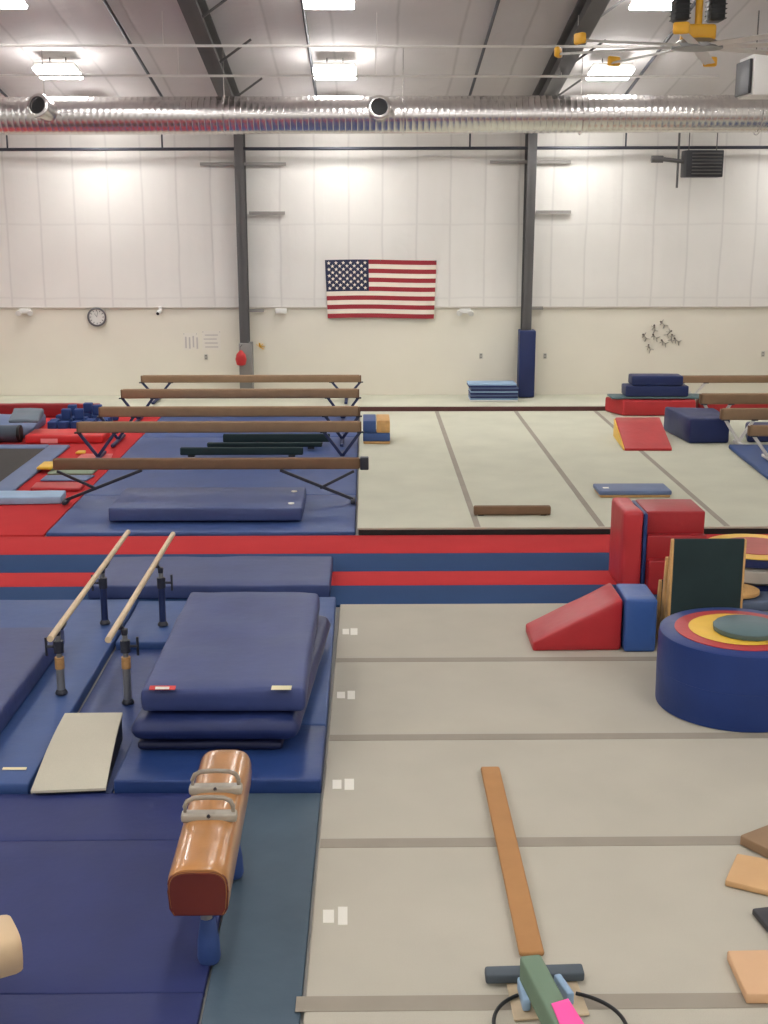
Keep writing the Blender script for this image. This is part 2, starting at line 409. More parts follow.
for py, x1, lb in ((46, 5.0, 'slim white rod across the ceiling, the higher of the two'), (76, 6.5, 'slim white rod across the ceiling, just above the duct')):
    p = CP(300, py, .55)
    mb = MB().cyl((-12, p.y, p.z), (x1, p.y, p.z), .022, seg=8)
    for xx in (-7, -3.4, .2, 3.6): mb.cyl((xx, p.y, p.z), (xx, p.y, ceil_z(p.y) - .005), .008, seg=6)
    mb.build('ceiling_rod', mat('rod_white', (224, 220, 214), .4, var=0), None, lb, 'rod')

# ------------------------------------------------------------------ ceiling fan
fp = W(697, 49, 18.0)
fan = thing('ceiling_fan', fp, 'huge industrial ceiling fan with white blades, yellow hub and black motor', 'fan')
MB().cyl(fp + Vector((0, 0, .30)), (fp.x, fp.y, ceil_z(fp.y) - .02), .05, seg=12).build('downrod', ORANGE, fan)
MB().box(fp + Vector((0, 0, .20)), (.42, .36, .20), .04, 3).build('hub_cover', ORANGE, fan)
for sx in (-1, 1):
    mb = MB(); mb.box(fp + Vector((sx * .24, .05, .50)), (.2, .3, .3), .04)
    for k in range(5): mb.box(fp + Vector((sx * .24, .05, .38 + k * .06)), (.22, .32, .012), .003)
    mb.build('motor', BLACK, fan)
MB().lathe([(.10, -.02), (.34, .0), (.34, .05), (.22, .12)], Matrix.Translation(fp), 28).build('hub_plate', ALU, fan)
for k in range(8):
    a = math.radians(25 + k * 45)
    d = Vector((math.cos(a), math.sin(a), 0)); n = Vector((-d.y, d.x, 0))
    p0, p1 = fp + d * .2 + Vector((0, 0, .03)), fp + d * 1.86 + Vector((0, 0, .0))
    def sec(p, s=1.0):
        pr = [(-.085, .012), (-.03, .03), (.04, .022), (.085, -.02), (.03, -.004), (-.04, .0)]
        return [p + n * (q[0] * s) + Vector((0, 0, q[1] * s)) for q in pr]
    mb = MB(); A = [mb.bm.verts.new(v) for v in sec(p0)]; B = [mb.bm.verts.new(v) for v in sec(p1, .9)]
    m_ = len(A)
    for i in range(m_): mb.bm.faces.new((A[i], A[(i + 1) % m_], B[(i + 1) % m_], B[i]))
    mb.bm.faces.new(A[::-1]); mb.bm.faces.new(B); bmesh.ops.recalc_face_normals(mb.bm, faces=mb.bm.faces[:])
    bl = mb.build('blade', WHITEP, fan)
    tipc = fp + d * 1.89
    MB().soft([tipc - n * .11 - d * .03, tipc + n * .11 - d * .03, tipc + n * .09 + d * .05, tipc - n * .09 + d * .05], tipc.z - .04, tipc.z + .10, .03, (3, 2, 2)).build('blade_tip', ORANGE, bl)
for k in range(3):
    a = math.radians(90 + 120 * k)
    e = (fp.x + .8 * math.cos(a), fp.y + .8 * math.sin(a)); MB().cyl(fp + Vector((.06 * math.cos(a), .06 * math.sin(a), .75)), (e[0], e[1], ceil_z(e[1]) - .01), .008, seg=6).build('guy_wire', STEELG, fan)

# heaters
h0 = W(702, 164, 28.2)
ht = thing('unit_heater', (h0.x, h0.y, h0.z - .35), 'dark grey louvred unit heater hung in front of the far wall', 'heater')
MB().box(h0, (.80, .5, .56), .02).build('cabinet', DARK, ht)
mb = MB()
for k in range(7): mb.box(h0 + Vector((.04, -.265, -.21 + k * .07)), (.64, .03, .018), rot=Matrix.Rotation(.6, 4, 'X'))
mb.build('louvre', STEELG, ht)
MB().cyl(h0 + Vector((-.52, .0, -.5)), h0 + Vector((-.52, 0, ceil_z(28.2) - h0.z - .01)), .025, seg=8).build('drop_pipe', STEELG, ht)
mb = MB()
mb.cyl(h0 + Vector((-.4, 0, .05)), h0 + Vector((-.85, 0, .1)), .045, seg=10).cyl(h0 + Vector((-.85, 0, .1)), h0 + Vector((-1.1, 0, .1)), .075, seg=12)
mb.build('exhaust_pipe', STEELG, ht)
for sx in (-.3, .3): MB().cyl(h0 + Vector((sx, 0, .28)), h0 + Vector((sx, 0, ceil_z(28.2) - h0.z - .01)), .012, seg=6).build('hanger', STEELG, ht)

c = W(790, 77, 22.5)
wh = thing('air_handler', (c.x, c.y, c.z - .36), 'big white box unit hung from the ceiling behind the fan', 'heater')
MB().box(c, (1.5, .9, .66), .02).build('cabinet', WHITEP, wh)
MB().box(c + Vector((-.79, 0, -.02)), (.05, .8, .55), .01).build('dark_panel', DARK, wh)  # plain charcoal slab over one side of the white cabinet
for sx in (-.6, .6): MB().cyl(c + Vector((sx, 0, .33)), (c.x + sx, c.y, ceil_z(c.y) - .01), .012, seg=6).build('hanger', STEELG, wh)

# ------------------------------------------------------------------ on the far wall
wy = WY - .045                                             # face of the liner
# flag
fa, fb = W(325, 260, wy), W(436, 318, wy)
FWd, FH = fb.x - fa.x, fa.z - fb.z
flag = thing('american_flag', ((fa.x + fb.x) / 2, wy - .03, fb.z), 'american flag with stars and stripes pinned flat on the white wall', 'flag')
def fpt(u, v, dy=0.0):
    inset = .05 * (1 - v)                                   # the fly and hoist pull in towards the bottom
    return Vector((fa.x + inset + u * (FWd - 2 * inset), wy - .035 - .012 * math.sin(9 * u + 2 * v) - .008 * math.sin(23 * u) - dy, fb.z + v * FH + .012 * math.sin(5 * u)))
mb = MB(); NX = 40
for st in range(13):
    mb.mi = 0 if st % 2 == 0 else 1
    for i in range(NX):
        u0, u1 = i / NX, (i + 1) / NX; v0, v1 = 1 - (st + 1) / 13, 1 - st / 13
        a = [mb.bm.verts.new(fpt(u, v)) for u, v in ((u0, v0), (u1, v0), (u1, v1), (u0, v1))]
        b = [mb.bm.verts.new(fpt(u, v, -.006)) for u, v in ((u0, v0), (u1, v0), (u1, v1), (u0, v1))]
        mb._tag([mb.bm.faces.new(a), mb.bm.faces.new(b[::-1])])
bmesh.ops.remove_doubles(mb.bm, verts=mb.bm.verts[:], dist=.0005)
mb.build('stripes', [FLAGR, FLAGW], flag)
mb = MB(); uc, vc = .39, 1 - 7 / 13
for i in range(16):
    u0, u1 = uc * i / 16, uc * (i + 1) / 16
    mb.bm.faces.new([mb.bm.verts.new(fpt(u, v, .004)) for u, v in ((u0, vc), (u1, vc), (u1, 1), (u0, 1))])
    mb.bm.faces.new([mb.bm.verts.new(fpt(u, v, .001)) for u, v in ((u0, 1), (u1, 1), (u1, vc), (u0, vc))])
bmesh.ops.remove_doubles(mb.bm, verts=mb.bm.verts[:], dist=.0005)
for u in (.01, .5, .99): MB().cyl(fpt(u, .985, .012), fpt(u, .985, -.05), .012, seg=10).build('mounting_pin', STEELG, flag)
cn = mb.build('canton', FLAGB, flag)
mb = MB()
for r in range(9):
    for k in range(6 if r % 2 == 0 else 5):
        u = uc * ((2 * k + 1 + (r % 2)) / 12); v = 1 - (1 - vc) * (r + 1) / 10
        c = fpt(u, v, .008); vs = []
        for q in range(10):
            a = PI / 2 + q * PI / 5; rad = .046 if q % 2 == 0 else .019
            vs.append(mb.bm.verts.new(c + Vector((math.cos(a) * rad, 0, math.sin(a) * rad))))
        mb.bm.faces.new(vs)
mb.build('star', FLAGW, cn, smooth=False)

# clock
cc = W(97, 317, wy - .03)
clk = thing('wall_clock', (cc.x, cc.y, cc.z - .2), 'round wall clock with white face and grey rim', 'clock')
RX = Matrix.Translation(cc) @ Matrix.Rotation(PI / 2, 4, 'X')
MB().lathe([(.165, -.02), (.2, -.02), (.215, .0), (.215, .03), (.18, .035), (.172, .012)], RX, 40, False, False).build('rim', mat('clock_grey', (112, 110, 112), .4, .3), clk)
MB().lathe([(.19, -.02), (.178, .01)], RX, 40).build('dial', WHITEP, clk)
mb = MB()
for k in range(12):
    a = k * PI / 6; mb.box(cc + Vector((.145 * math.sin(a), -.016, .145 * math.cos(a))), (.012, .006, .035), rot=Matrix.Rotation(a, 4, 'Y'))
mb.build('hour_mark', BLACK, clk)
MB().bar(cc + Vector((0, -.02, 0)), cc + Vector((-.05, -.02, .08)), .014, .005).build('hour_hand', BLACK, clk)
MB().bar(cc + Vector((0, -.024, 0)), cc + Vector((.03, -.024, .13)), .01, .005).build('minute_hand', BLACK, clk)

# emergency lights
for px, py, lb in ((25, 311, 'white twin-head emergency light high on the wall near the clock'), (465, 311, 'white twin-head emergency light on the wall beside the flag'), (281, 311, 'small white wall box between the steel column and the flag')):
    c = W(px, py, wy - .06)
    o = thing('emergency_light', c, lb, 'light')
    MB().box(c, (.26, .09, .11), .02).build('housing', WHITEP, o)
    MB().box(c + Vector((0, .05, 0)), (.14, .03, .09), .004).build('wall_mount', WHITEP, o)
    if px != 281:
        for s in (-1, 1):
            MB().lathe([(.03, -.05), (.06, -.02), (.065, .03), (.05, .035)], Matrix.Translation(c + Vector((s * .13, -.06, -.04))) @ Matrix.Rotation(PI / 2 + .3, 4, 'X'), 16).build('lamp_head', WHITEP, o)
c = W(160, 310, wy - .07)
o = thing('security_camera', c, 'small white security camera on a wall bracket above the posters', 'camera')
MB().box(c + Vector((0, .03, .03)), (.08, .06, .1), .01).build('mount', WHITEP, o)
MB().cyl(c + Vector((0, .02, -.02)), c + Vector((-.03, -.14, -.07)), .045, seg=14).build('body', WHITEP, o)
MB().cyl(c + Vector((-.03, -.141, -.07)), c + Vector((-.032, -.15, -.073)), .035, seg=14).build('lens', BLACK, o)
# posters, plates, decals
wl = WY - .003
PAPER = mat('paper', (232, 226, 213), .8, var=.02); PRINT = mat('faded_print', (196, 188, 182), .8, var=.05)
for (x0, x1, y0, y1, kind_, lb) in ((183, 198, 333, 350, 0, 'pale paper notice of narrow columns taped to the wall near the grey column'), (202, 221, 331, 350, 1, 'pale paper notice of faint lines, nearer the grey column')):
    a, b = W(x0, y0, wl), W(x1, y1, wl)
    o = thing('paper_notice', ((a.x + b.x) / 2, wl, b.z), lb, 'poster')
    MB().box(((a.x + b.x) / 2, wl - .005, (a.z + b.z) / 2), (b.x - a.x, .006, a.z - b.z)).build('sheet', PAPER, o, smooth=False)
    mb = MB()
    for k in range(4):
        if kind_ == 0: mb.box((a.x + .06 + k * .085, wl - .0095, (a.z + b.z) / 2 + random.uniform(-.04, .02)), (.035, .002, .26))
        else: mb.box(((a.x + b.x) / 2 + random.uniform(-.03, .03), wl - .0095, b.z + .07 + k * .09), (b.x - a.x - .12, .002, .022))
    mb.build('print', PRINT, o, smooth=False)
    for xx in (a.x + .02, b.x - .02): MB().cyl((xx, wl - .012, a.z - .02), (xx, wl, a.z - .02), .008, seg=8).build('mounting_pin', STEELG, o)
for px, py, lb in ((206, 357, 'small round wall socket plate below the paper notices'), (481, 356, 'small wall socket plate above the stacked panel mats'), (545, 356, 'small wall socket plate beside the blue column pad'), (763, 354, 'small wall socket plate at the photo edge above the beams')):
    c = W(px, py, wl - .012)
    o = thing('wall_socket', (c.x, c.y, c.z), lb, 'socket')
    MB().box(c, (.075, .014, .12), .005).build('plate', mat('plate_grey', (186, 182, 172), .5), o)
    mb = MB()
    for s in (-1, 1): mb.box(c + Vector((0, -.008, s * .03)), (.035, .006, .03), .004)
    mb.build('outlet', mat('outlet_grey', (120, 118, 112), .5), o)
DECAL = mat('dark_decal', (112, 104, 96), .7, var=.05)
dlab = ['topmost dark gymnast decal of the cluster on the wall', 'second highest gymnast decal, on the flag side of the cluster', 'outermost gymnast decal of the wall cluster towards the flag', 'middle gymnast decal of the wall cluster',
        'gymnast decal just under the topmost one', 'gymnast decal between the topmost one and the outermost one by the beams', 'outermost gymnast decal of the wall cluster towards the hall corner', 'low gymnast decal under the middle of the cluster', 'lowest dark gymnast decal of the wall cluster']
for i, (zx, zy) in enumerate(((420, 140), (333, 187), (247, 265), (345, 265), (462, 230), (492, 278), (552, 300), (428, 318), (287, 373))):
    c = W(620 + zx / 9.6, 310 + zy / 9.6, wl - .004)
    mb = MB(); rot = random.uniform(-.9, .9)
    R_ = Matrix.Translation(c) @ Matrix.Rotation(rot, 4, 'Y')
    def seg(a, b, w): mb.bar(R_ @ Vector((a[0], 0, a[1])), R_ @ Vector((b[0], 0, b[1])), w, .004)
    mb.cyl(R_ @ Vector((.0, -.002, .095)), R_ @ Vector((0, .002, .095)), .022, seg=12)
    seg((0, .07), (0, -.03), .06); s_ = random.choice((-1, 1))
    seg((0, .06), (.075 * s_, .09), .03); seg((0, .06), (-.07, .03 + .03 * s_), .03); seg((0, -.02), (.05 * s_, -.09), .035); seg((0, -.02), (-.075 * s_, -.05), .035)
    mb.build('gymnast_decal', DECAL, None, dlab[i], 'decal', 'gymnast decals on the wall', smooth=False)
# grey sleeve, red bag and yellow ribbon by the first column
c = W(245.5, 343, WY - .34)
struct(MB().box((c.x, WY - .22, (c.z + .225) / 2), (.29, .42, c.z - .225), .01), 'column_sleeve', mat('sleeve_grey', (132, 130, 126), .6))
a = W(241, 357, WY - .62)
o = thing('red_bag', (a.x, a.y, a.z - .2), 'small red bag hanging on the grey steel column', 'bag')
MB().lathe([(.02, -.2), (.10, -.17), (.125, -.05), (.10, .06), (.04, .13), (.02, .15)], Matrix.Translation(a), 18).build('sack', mat('bag_red', (186, 44, 44), .6), o)
MB().tube([a + Vector((-.02, 0, .14)), a + Vector((-.015, .03, .22)), a + Vector((.03, .05, .27))], .008, 6).build('strap', BLACK, o)
a = W(260, 347, WY - .02)
mb = MB()
for k in range(5):
    an = -.6 + k * .75; mb.bar(a, a + Vector((.11 * math.cos(an), -.01, .09 * math.sin(an))), .05, .01, .003)
mb.build('yellow_ribbon', mat('ribbon_yellow', (236, 188, 60), .7), None, 'small yellow ribbon fixed to the wall beside the grey column', 'ribbon')
# blue column pad
p0, p1 = W(517.5, 398, WY - .5), W(535.5, 330, WY - .5)
o = thing('column_pad', ((p0.x + p1.x) / 2, WY - .4, .24), 'tall navy blue safety pad strapped around the steel column', 'pad')
MB().box(((p0.x + p1.x) / 2, WY - .565, (.24 + p1.z) / 2), (p1.x - p0.x, .12, p1.z - .24), .03, 3).build('front_pad', NAVY2, o)
for s in (-1, 1): MB().box(((p0.x + p1.x) / 2 + s * ((p1.x - p0.x) / 2 - .035), WY - .37, (.24 + p1.z) / 2), (.06, .26, p1.z - .24), .02, 2).build('side_pad', NAVY2, o)

# ------------------------------------------------------------------ ground layers
# walkway along the far wall
y0 = G(384, 406.5, .22).y
o = thing('raised_walkway', (0, (y0 + WY) / 2, .0), 'long pale grey carpeted walkway with a dark brown edge along the far wall', 'platform')
MB().soft(rect(-11, 11, y0 + .05, WY - .01), .02, .22, .015, (20, 2, 1)).build('carpet_top', CARPET2, o)
MB().box((0, y0 + .02, .11), (22, .05, .195), .008).build('front_edge', mat('brown_edge', (86, 48, 44), .7), o)
Yr = [G(384, q, .03).y for q in (535, 553, 571, 585, 605)]
xs0, xs1 = -9.0, 9.5
for nm, m, a, b, lb in (('runway_carpet', RED, 1, 0, 'bright red carpet strip in front of the pale spring floor'), ('runway_carpet', BLUEC, 2, 1, 'blue carpet strip between the two red strips'),
                        ('runway_carpet', RED, 3, 2, 'narrow red carpet strip between the two blue strips'), ('runway_carpet', BLUEC, 4, 3, 'blue carpet strip touching the grey exercise floor')):
    MB().soft(rect(xs0, xs1, Yr[a] + .006, Yr[b] - .006), .002, .03, .012, (24, 2, 1)).build(nm, m, None, lb, 'carpet', 'striped runway carpets')
# near exercise floor
q = [G(303, 1024, .05), G(340, 605, .05)]
xl_n = lambda y: q[0].x + (q[1].x - q[0].x) * (y - q[0].y) / (q[1].y - q[0].y)
yn0, yn1 = 3.2, Yr[4] - .02
ex = thing('exercise_floor', (3, 9, 0), 'large grey carpeted exercise floor with taped cross seams', 'floor mat')
MB().soft([(xl_n(yn0), yn0), (7.2, yn0), (7.2, yn1), (xl_n(yn1), yn1)], .002, .05, .012, (20, 20, 1)).build('carpet', CARPET, ex)
for i, py in enumerate((660, 737.5, 843, 1003.5)):
    y = G(400, py, .05).y; w = (.055, .06, .065, .085)[i]
    x0 = xl_n(y) + .01
    if i == 3: x0 -= .06
    MB().box(((x0 + 7.19) / 2, y, .0515), (7.19 - x0, w * 2 if i < 3 else .14, .003), .001, 1).build('seam_tape', TAPE, ex)
for (a, b, c, d) in ((342.5, 349, 629, 634.5), (350.5, 357.5, 628.5, 635), (337, 345, 692, 698.5), (347.5, 355, 691, 699.5), (332.5, 341.5, 780, 789), (344.5, 354, 779, 790), (323, 334, 910, 923), (338, 347.5, 907, 925)):
    pp = [G(a, d, .05), G(b, d, .05), G(b, c, .05), G(a, c, .05)]
    MB().prism([(v.x, v.y, .0505) for v in pp], (0, 0, .002)).build('tape_label', WHITET, ex, label='white tape square', smooth=False)
# far spring floor
sf0, sf1 = G(400, 527.5, .12).y, y0 - .03
xl_f = G(357.5, 526, .12).x
spf = thing('spring_floor', (4, (sf0 + sf1) / 2, 0), 'wide pale green-grey carpeted spring floor with diagonal-looking seams under the flag', 'floor mat')
MB().soft(rect(xl_f, 11, sf0, sf1), .085, .12, .01, (20, 16, 1)).build('carpet', CARPET2, spf)
MB().box(((xl_f + 11) / 2, (sf0 + sf1) / 2, .044), (11 - xl_f - .03, sf1 - sf0 - .03, .08), .01).build('foam_base', BLACKFOAM, spf)
for px, py in ((478, 528), (601.5, 526), (727, 526)):
    x = G(px, py, .12).x
    MB().box((x, (sf0 + sf1) / 2, .1215), (.085, sf1 - sf0 - .03, .003), .001, 1).build('seam_tape', TAPE, spf)
# red mat under the trampoline and blue mats under the beams
bx0, bx1 = G(44, 533, .08).x, xl_f - .03
ry0 = Yr[0] + .004
MB().soft(rect(-10.5, bx0 - .02, ry0, y0 - .08), .002, .05, .01, (12, 12, 1)).build('floor_mat', RED, None, 'large red floor mat around the trampoline beside the beam mats', 'floor mat')
ys = [G(200, p, .08).y for p in (531, 493.5, 465, 436, 413)]
ys[0] = max(ys[0], ry0 + .01); ys[4] = min(ys[4], y0 - .08)
for i, lb in enumerate(('worn blue landing mat under the beams, front one edged by the red strip', 'worn blue landing mat under the beams, second from the front', 'worn blue landing mat under the beams, third from the front', 'worn blue landing mat under the beams, closest to the wall')):
    MB().soft(rect(bx0, bx1, ys[i] + .01, ys[i + 1] - .01), .002, .06, .02, (16, 6, 1), nz=.004).build('landing_mat', BEAMMAT, None, lb, 'mat', 'blue mats under the beams')

# ------------------------------------------------------------------ balance beams
def make_beam(name, label, length, zt, zf, legm, spread=(.33, .33), inset=.32, foot=1.15):
    """beam along +x from the origin; top at zt above its origin, feet at zf"""
    o = thing(name, (0, 0, 0), label, 'balance beam')
    L = length
    MB().soft(rect(0, L, -.055, .055), zt - .165, zt, .03, (12, 2, 2)).build('beam_body', SUEDE, o)
    for xx in (.0, L): MB().box((xx + (-.012 if xx == 0 else .012), 0, zt - .083), (.03, .1, .15), .012).build('end_cap', SUEDE2, o)
    for xa in (inset, L - inset):
        for s in (-1, 1):
            for sy in (0,):
                MB().bar((xa, 0, zf + .05), (xa + s * spread[0], 0, zt - .155), .05, .05, .006).build('leg', legm, o)
        MB().box((xa, 0, zf + .03), (.07, foot, .045), .01).build('foot', legm, o)
    for xa in (inset, L - inset):
        for s in (-1, 1): MB().box((xa + s * spread[0], 0, zt - .163), (.12, .1, .02), .004).build('bracket', STEELD, o)
    return o
ZB = .75
rows = []
def by(py, z): return G(384, py, z).y
spec = [(142, 360, 375, 27.98, .235, 'brown suede balance beam closest to the far wall, in the group over blue mats'),
        (122, 358, 388.5, None, .066, 'brown suede balance beam second from the wall, in the group over blue mats'),
        (100, 358.5, 406, None, .066, 'brown suede balance beam in the middle of the five over blue mats'),
        (78, 360, 421, None, .066, 'brown suede balance beam with navy V legs, fourth from the wall over blue mats')]
b0 = None
for (xa, xb, py, Y, zf, lb) in spec:
    z = .75 if Y is None else W(250, py, Y).z
    Y = Y or by(py, z)
    a, b = W(xa, py, Y), W(xb, py, Y)
    h = z - zf
    if b0 is None:
        b0 = make_beam('balance_beam', lb, 5.0, z - zf + .0, .0, STEELB); o = b0
        hb = h
    else:
        o = copy_tree(b0)
    o.location = (a.x, Y, zf + (h - hb)) if abs(h - hb) < .02 else (a.x, Y, zf)
    o['label'] = lb; o['group'] = 'balance beams over the blue mats'
    sx = (b.x - a.x) / 5.0
    o.scale = (sx, 1, h / hb)
# the low beam in front with long crossed struts
z = W(200, 458, 18.6).z; Y = 18.6
a, b = W(53, 459, Y), W(360, 457, Y)
o = thing('balance_beam', (a.x, Y, .066), 'dark brown balance beam on long crossed struts, frontmost of the five over blue mats', 'balance beam', 'balance beams over the blue mats')
MB().soft(rect(a.x, b.x, Y - .055, Y + .055), z - .17, z, .03, (12, 2, 2)).build('beam_body', SUEDE2, o)
MB().box((b.x + .065, Y, z - .085), (.13, .13, .19), .015).build('end_cap', STEELD, o)
for (p, q_) in (((142, 470), (66, 503)), ((280, 470), (353, 503))):
    A, B = W(*p, Y), W(*q_, Y); B.z = max(B.z, .12)
    MB().bar(B, A, .045, .045, .006).build('strut', STEELD, o)
for (p, q_) in (((57, 471), (97, 489)), ((354, 471), (320, 488))):
    MB().bar(W(*q_, Y), W(*p, Y), .04, .04, .006).build('brace', STEELD, o)
for px in (66, 353):
    B = W(px, 503, Y); MB().box((B.x, Y, .096), (.07, .25, .055), .012).build('foot', STEELD, o)

# beams at the far right, silver legs, on the blue mat
rb = None
for (xa, py, Y, zf, lb) in ((679, 375.5, 28.15, .235, 'brown beam ending beside the stacked navy mats, closest to the wall of the silver-legged group'), (701, 394, None, .13, 'brown beam above the red block mat, second from the wall of the silver-legged group'),
                            (722, 409, None, .13, 'brown beam crossing the navy block, third from the wall of the silver-legged group'), (750, 426, None, .222, 'brown beam frontmost of the silver-legged group, barely in the photo')):
    z = .82 if Y is None else W(679, py, Y).z
    Y = Y or by(py, z)
    a = W(xa, py, Y); h = z - zf
    if rb is None:
        rb = make_beam('balance_beam', lb, 4.9, h, 0, SILVER, (.27, .27), inset=.34, foot=.5); hr = h; o = rb
    else: o = copy_tree(rb)
    o.location = (a.x, Y, zf); o.scale = (1, 1, h / hr); o['label'] = lb; o['group'] = 'silver-legged balance beams'
yS = by(409, .82)
pA, pB = G(737, 450, .2), G(768, 476, .2)
MB().soft([(pB.x, pB.y), (10.6, pB.y), (10.6, yS - .3), (pA.x, yS - .3)], .125, .2, .03, (6, 8, 1), nz=.012).build('landing_mat', BLUE2, None, 'blue mat with a slanting edge under the frontmost silver-legged beams', 'mat')
MB().soft([(W(746, 440, yS + .35).x, yS + .3), (10.6, yS + .3), (10.6, yS + 1.3), (W(744, 440, yS + 1.3).x, yS + 1.3)], .125, .36, .05, (6, 4, 2), nz=.03).build('soft_mat', NAVY2, None, 'navy soft mat behind the slanting blue mat, under the silver-legged beams', 'mat')

# ------------------------------------------------------------------ things on and behind the spring floor
def block(name, c4, z0, z1, m, label, cat, r=.03, n=(5, 5, 3), nz=.0, group=None, bulge=0.0, seed=0.0):
    return MB().soft(c4, z0, z1, r, n, nz, bulge, seed=seed).build(name, m, None, label, cat, group)
def quadG(pts, z): return [tuple(G(x, y, z).xy) for x, y in pts]
# low brown beam block
a, b = G(474, 516, .12), G(551, 516, .12)
o = thing('floor_beam', (a.x, a.y, .122), 'short brown suede floor beam lying alone on the pale spring floor', 'floor beam')
MB().soft(rect(a.x, b.x, a.y, a.y + .11), .13, .255, .02, (6, 2, 2)).build('beam_body', SUEDE2, o)
for xx in (a.x + .1, b.x - .1): MB().box((xx, a.y + .055, .128), (.08, .09, .01)).build('foot', BLACK, o)
# folded panel mat
a, b = G(599, 498, .12), G(672, 498, .12)
o = thing('folded_panel_mat', (a.x, a.y, .122), 'blue and tan folded panel mat lying on the spring floor behind the red steps', 'mat')
MB().soft(rect(a.x, b.x, a.y, a.y + .55), .16, .23, .02, (6, 4, 1)).build('upper_panel', SLATE, o)
MB().soft(rect(a.x + .02, b.x - .02, a.y + .01, a.y + .54), .123, .158, .012, (6, 4, 1)).build('lower_panel', PLY, o)
MB().box((a.x + .14, a.y + .22, .2315), (.09, .09, .002)).build('care_tag', WHITET, o)
# small red wedge with yellow sides
a, b = G(625, 451, .12), G(672, 451, .12); yb = 24.0; zt = W(640, 417, yb).z
c4 = [tuple(a.xy), tuple(b.xy), (W(660, 417, yb).x, yb), (W(615, 417, yb).x, yb)]
wd = thing('foam_wedge', ((a.x + b.x) / 2, a.y, .122), 'small red incline wedge with yellow side on the spring floor', 'wedge')
MB().soft(c4, .124, lambda u, v: .17 + (zt - .17) * v, .02, (5, 6, 2)).build('wedge_body', REDV, wd)
def side_tri(p, q, z0, z1a, z1b, off, th):
    p, q = Vector(p), Vector(q); n = Vector((off, 0))
    return MB().prism([(p.x + off, p.y + .04, z0 + .01), (q.x + off, q.y - .02, z0 + .01), (q.x + off, q.y - .02, z1b - .03), (p.x + off, p.y + .04, z1a - .01)], (th, 0, 0))
side_tri(c4[0], c4[3], .122, .17, zt, -.024, .022).build('side_panel', YEL, wd, label='yellow side')
# navy trapezoid block
c4 = quadG(((689, 444), (729, 443.5)), .12); p = G(666, 433, .12); dy = p.y - c4[0][1]
c4 = [c4[0], c4[1], (c4[1][0] + .05, c4[1][1] + 1.25), (p.x, p.y + .3)]
MB().soft(c4, .124, .6, .05, (5, 5, 3), nz=.02).build('foam_block', NAVY2, None, 'big navy blue foam block on the spring floor beside the red wedge', 'foam block')
# long red block mat by the walkway, with stack of mats
a = G(604, 411.5, .12); zt = W(604, 396, a.y).z
ya = 26.42
b = W(701, 405, ya)
red_c4 = [(a.x + .28, ya), (b.x - .1, ya), (b.x, ya + .66), (a.x, ya + .66)]
MB().soft(red_c4, .124, zt, .05, (8, 4, 2), nz=.015).build('crash_mat', REDV, None, 'long red block mat under the stacked navy mats by the far wall', 'mat')
MB().soft(rect(b.x + .05, 10.3, ya + .36, ya + .66), .124, zt - .02, .04, (6, 3, 2), nz=.01).build('crash_mat', REDV, None, 'red block mat behind the silver beam legs', 'mat')
yg = ya + .08
def stackbox(x0, x1, z0, z1, ydep, m, lb, nm='folded_mat'):
    A, B = W(x0, 390, yg), W(x1, 390, yg)
    MB().soft(rect(A.x, B.x, yg, yg + ydep), z0, z1, .03, (5, 3, 2), nz=.01).build(nm, m, None, lb, 'mat', 'mats piled on the red block')
zz = [zt + .012, zt + .06, W(640, 386, yg).z, W(640, 376, yg).z]
stackbox(612, 710, zz[0], zz[1], .54, GREENV, 'thin grey-green mat lying directly on the red block mat')
stackbox(626, 689, zz[1] + .006, zz[2], .5, NAVY2, 'lower navy folded mat on the thin green mat by the wall')
stackbox(632, 683, zz[2] + .006, zz[3], .46, NAVY2, 'topmost navy folded mat of the pile by the wall')
# panel mats stacked by the wall
yp = WY - 1.2
mA, mB = W(470, 398, yp), W(518, 398, yp)
sm = (LBLUE, SLATE, BLUE2, NAVY, SLATE)
plw = ('white and pale blue panel mat, lowest of the stack beside the column pad', 'navy and slate panel mat second from the bottom beside the column pad', 'navy and pale blue panel mat in the middle of the stack beside the column pad', 'navy and slate panel mat second from the top beside the column pad', 'pale blue topped panel mat on top of the stack beside the column pad')
for k in range(5):
    z0 = .226 + k * .08; j = random.uniform(-.04, .04)
    o = thing('panel_mat', ((mA.x + mB.x) / 2 + j, yp + .3, z0), plw[k], 'mat', 'panel mats stacked by the wall')
    MB().soft(rect(mA.x + j, mB.x + j, yp, yp + .6), z0, z0 + .036, .015, (5, 3, 1), nz=.006).build('lower_fold', (WHITEP, NAVY2, NAVY, NAVY2, NAVY)[k], o)
    MB().soft(rect(mA.x + j, mB.x + j, yp + .01, yp + .6), z0 + .039, z0 + .076, .015, (5, 3, 1), nz=.006).build('upper_fold', (LBLUE, SLATE, LBLUE, SLATE, LBLUE)[k], o)
# wood and blue blocks at the corner of the spring floor
yw = G(375, 444, .125).y
def wb(x0, x1, z0, z1, m, lb, nm, dep=.45, y=yw):
    A, B = W(x0, 435, y), W(x1, 435, y)
    MB().soft(rect(A.x, B.x, y, y + dep), z0, z1, .02, (4, 3, 2)).build(nm, m, None, lb, 'block')
wb(363.5, 390, .124, .17, PLY, 'flat tan board at the bottom of the small pile at the spring floor corner', 'wood_board')
wb(363, 390, .174, .33, BLUE2, 'blue foam block on the tan board at the spring floor corner', 'foam_block')
wb(363, 376, .334, .56, BLUE2, 'small blue foam block on top of the corner pile beside the tan one', 'foam_block', .8)
wb(376.7, 390, .334, .56, PLY, 'small tan block on top of the corner pile beside the blue one', 'wood_block', .8)

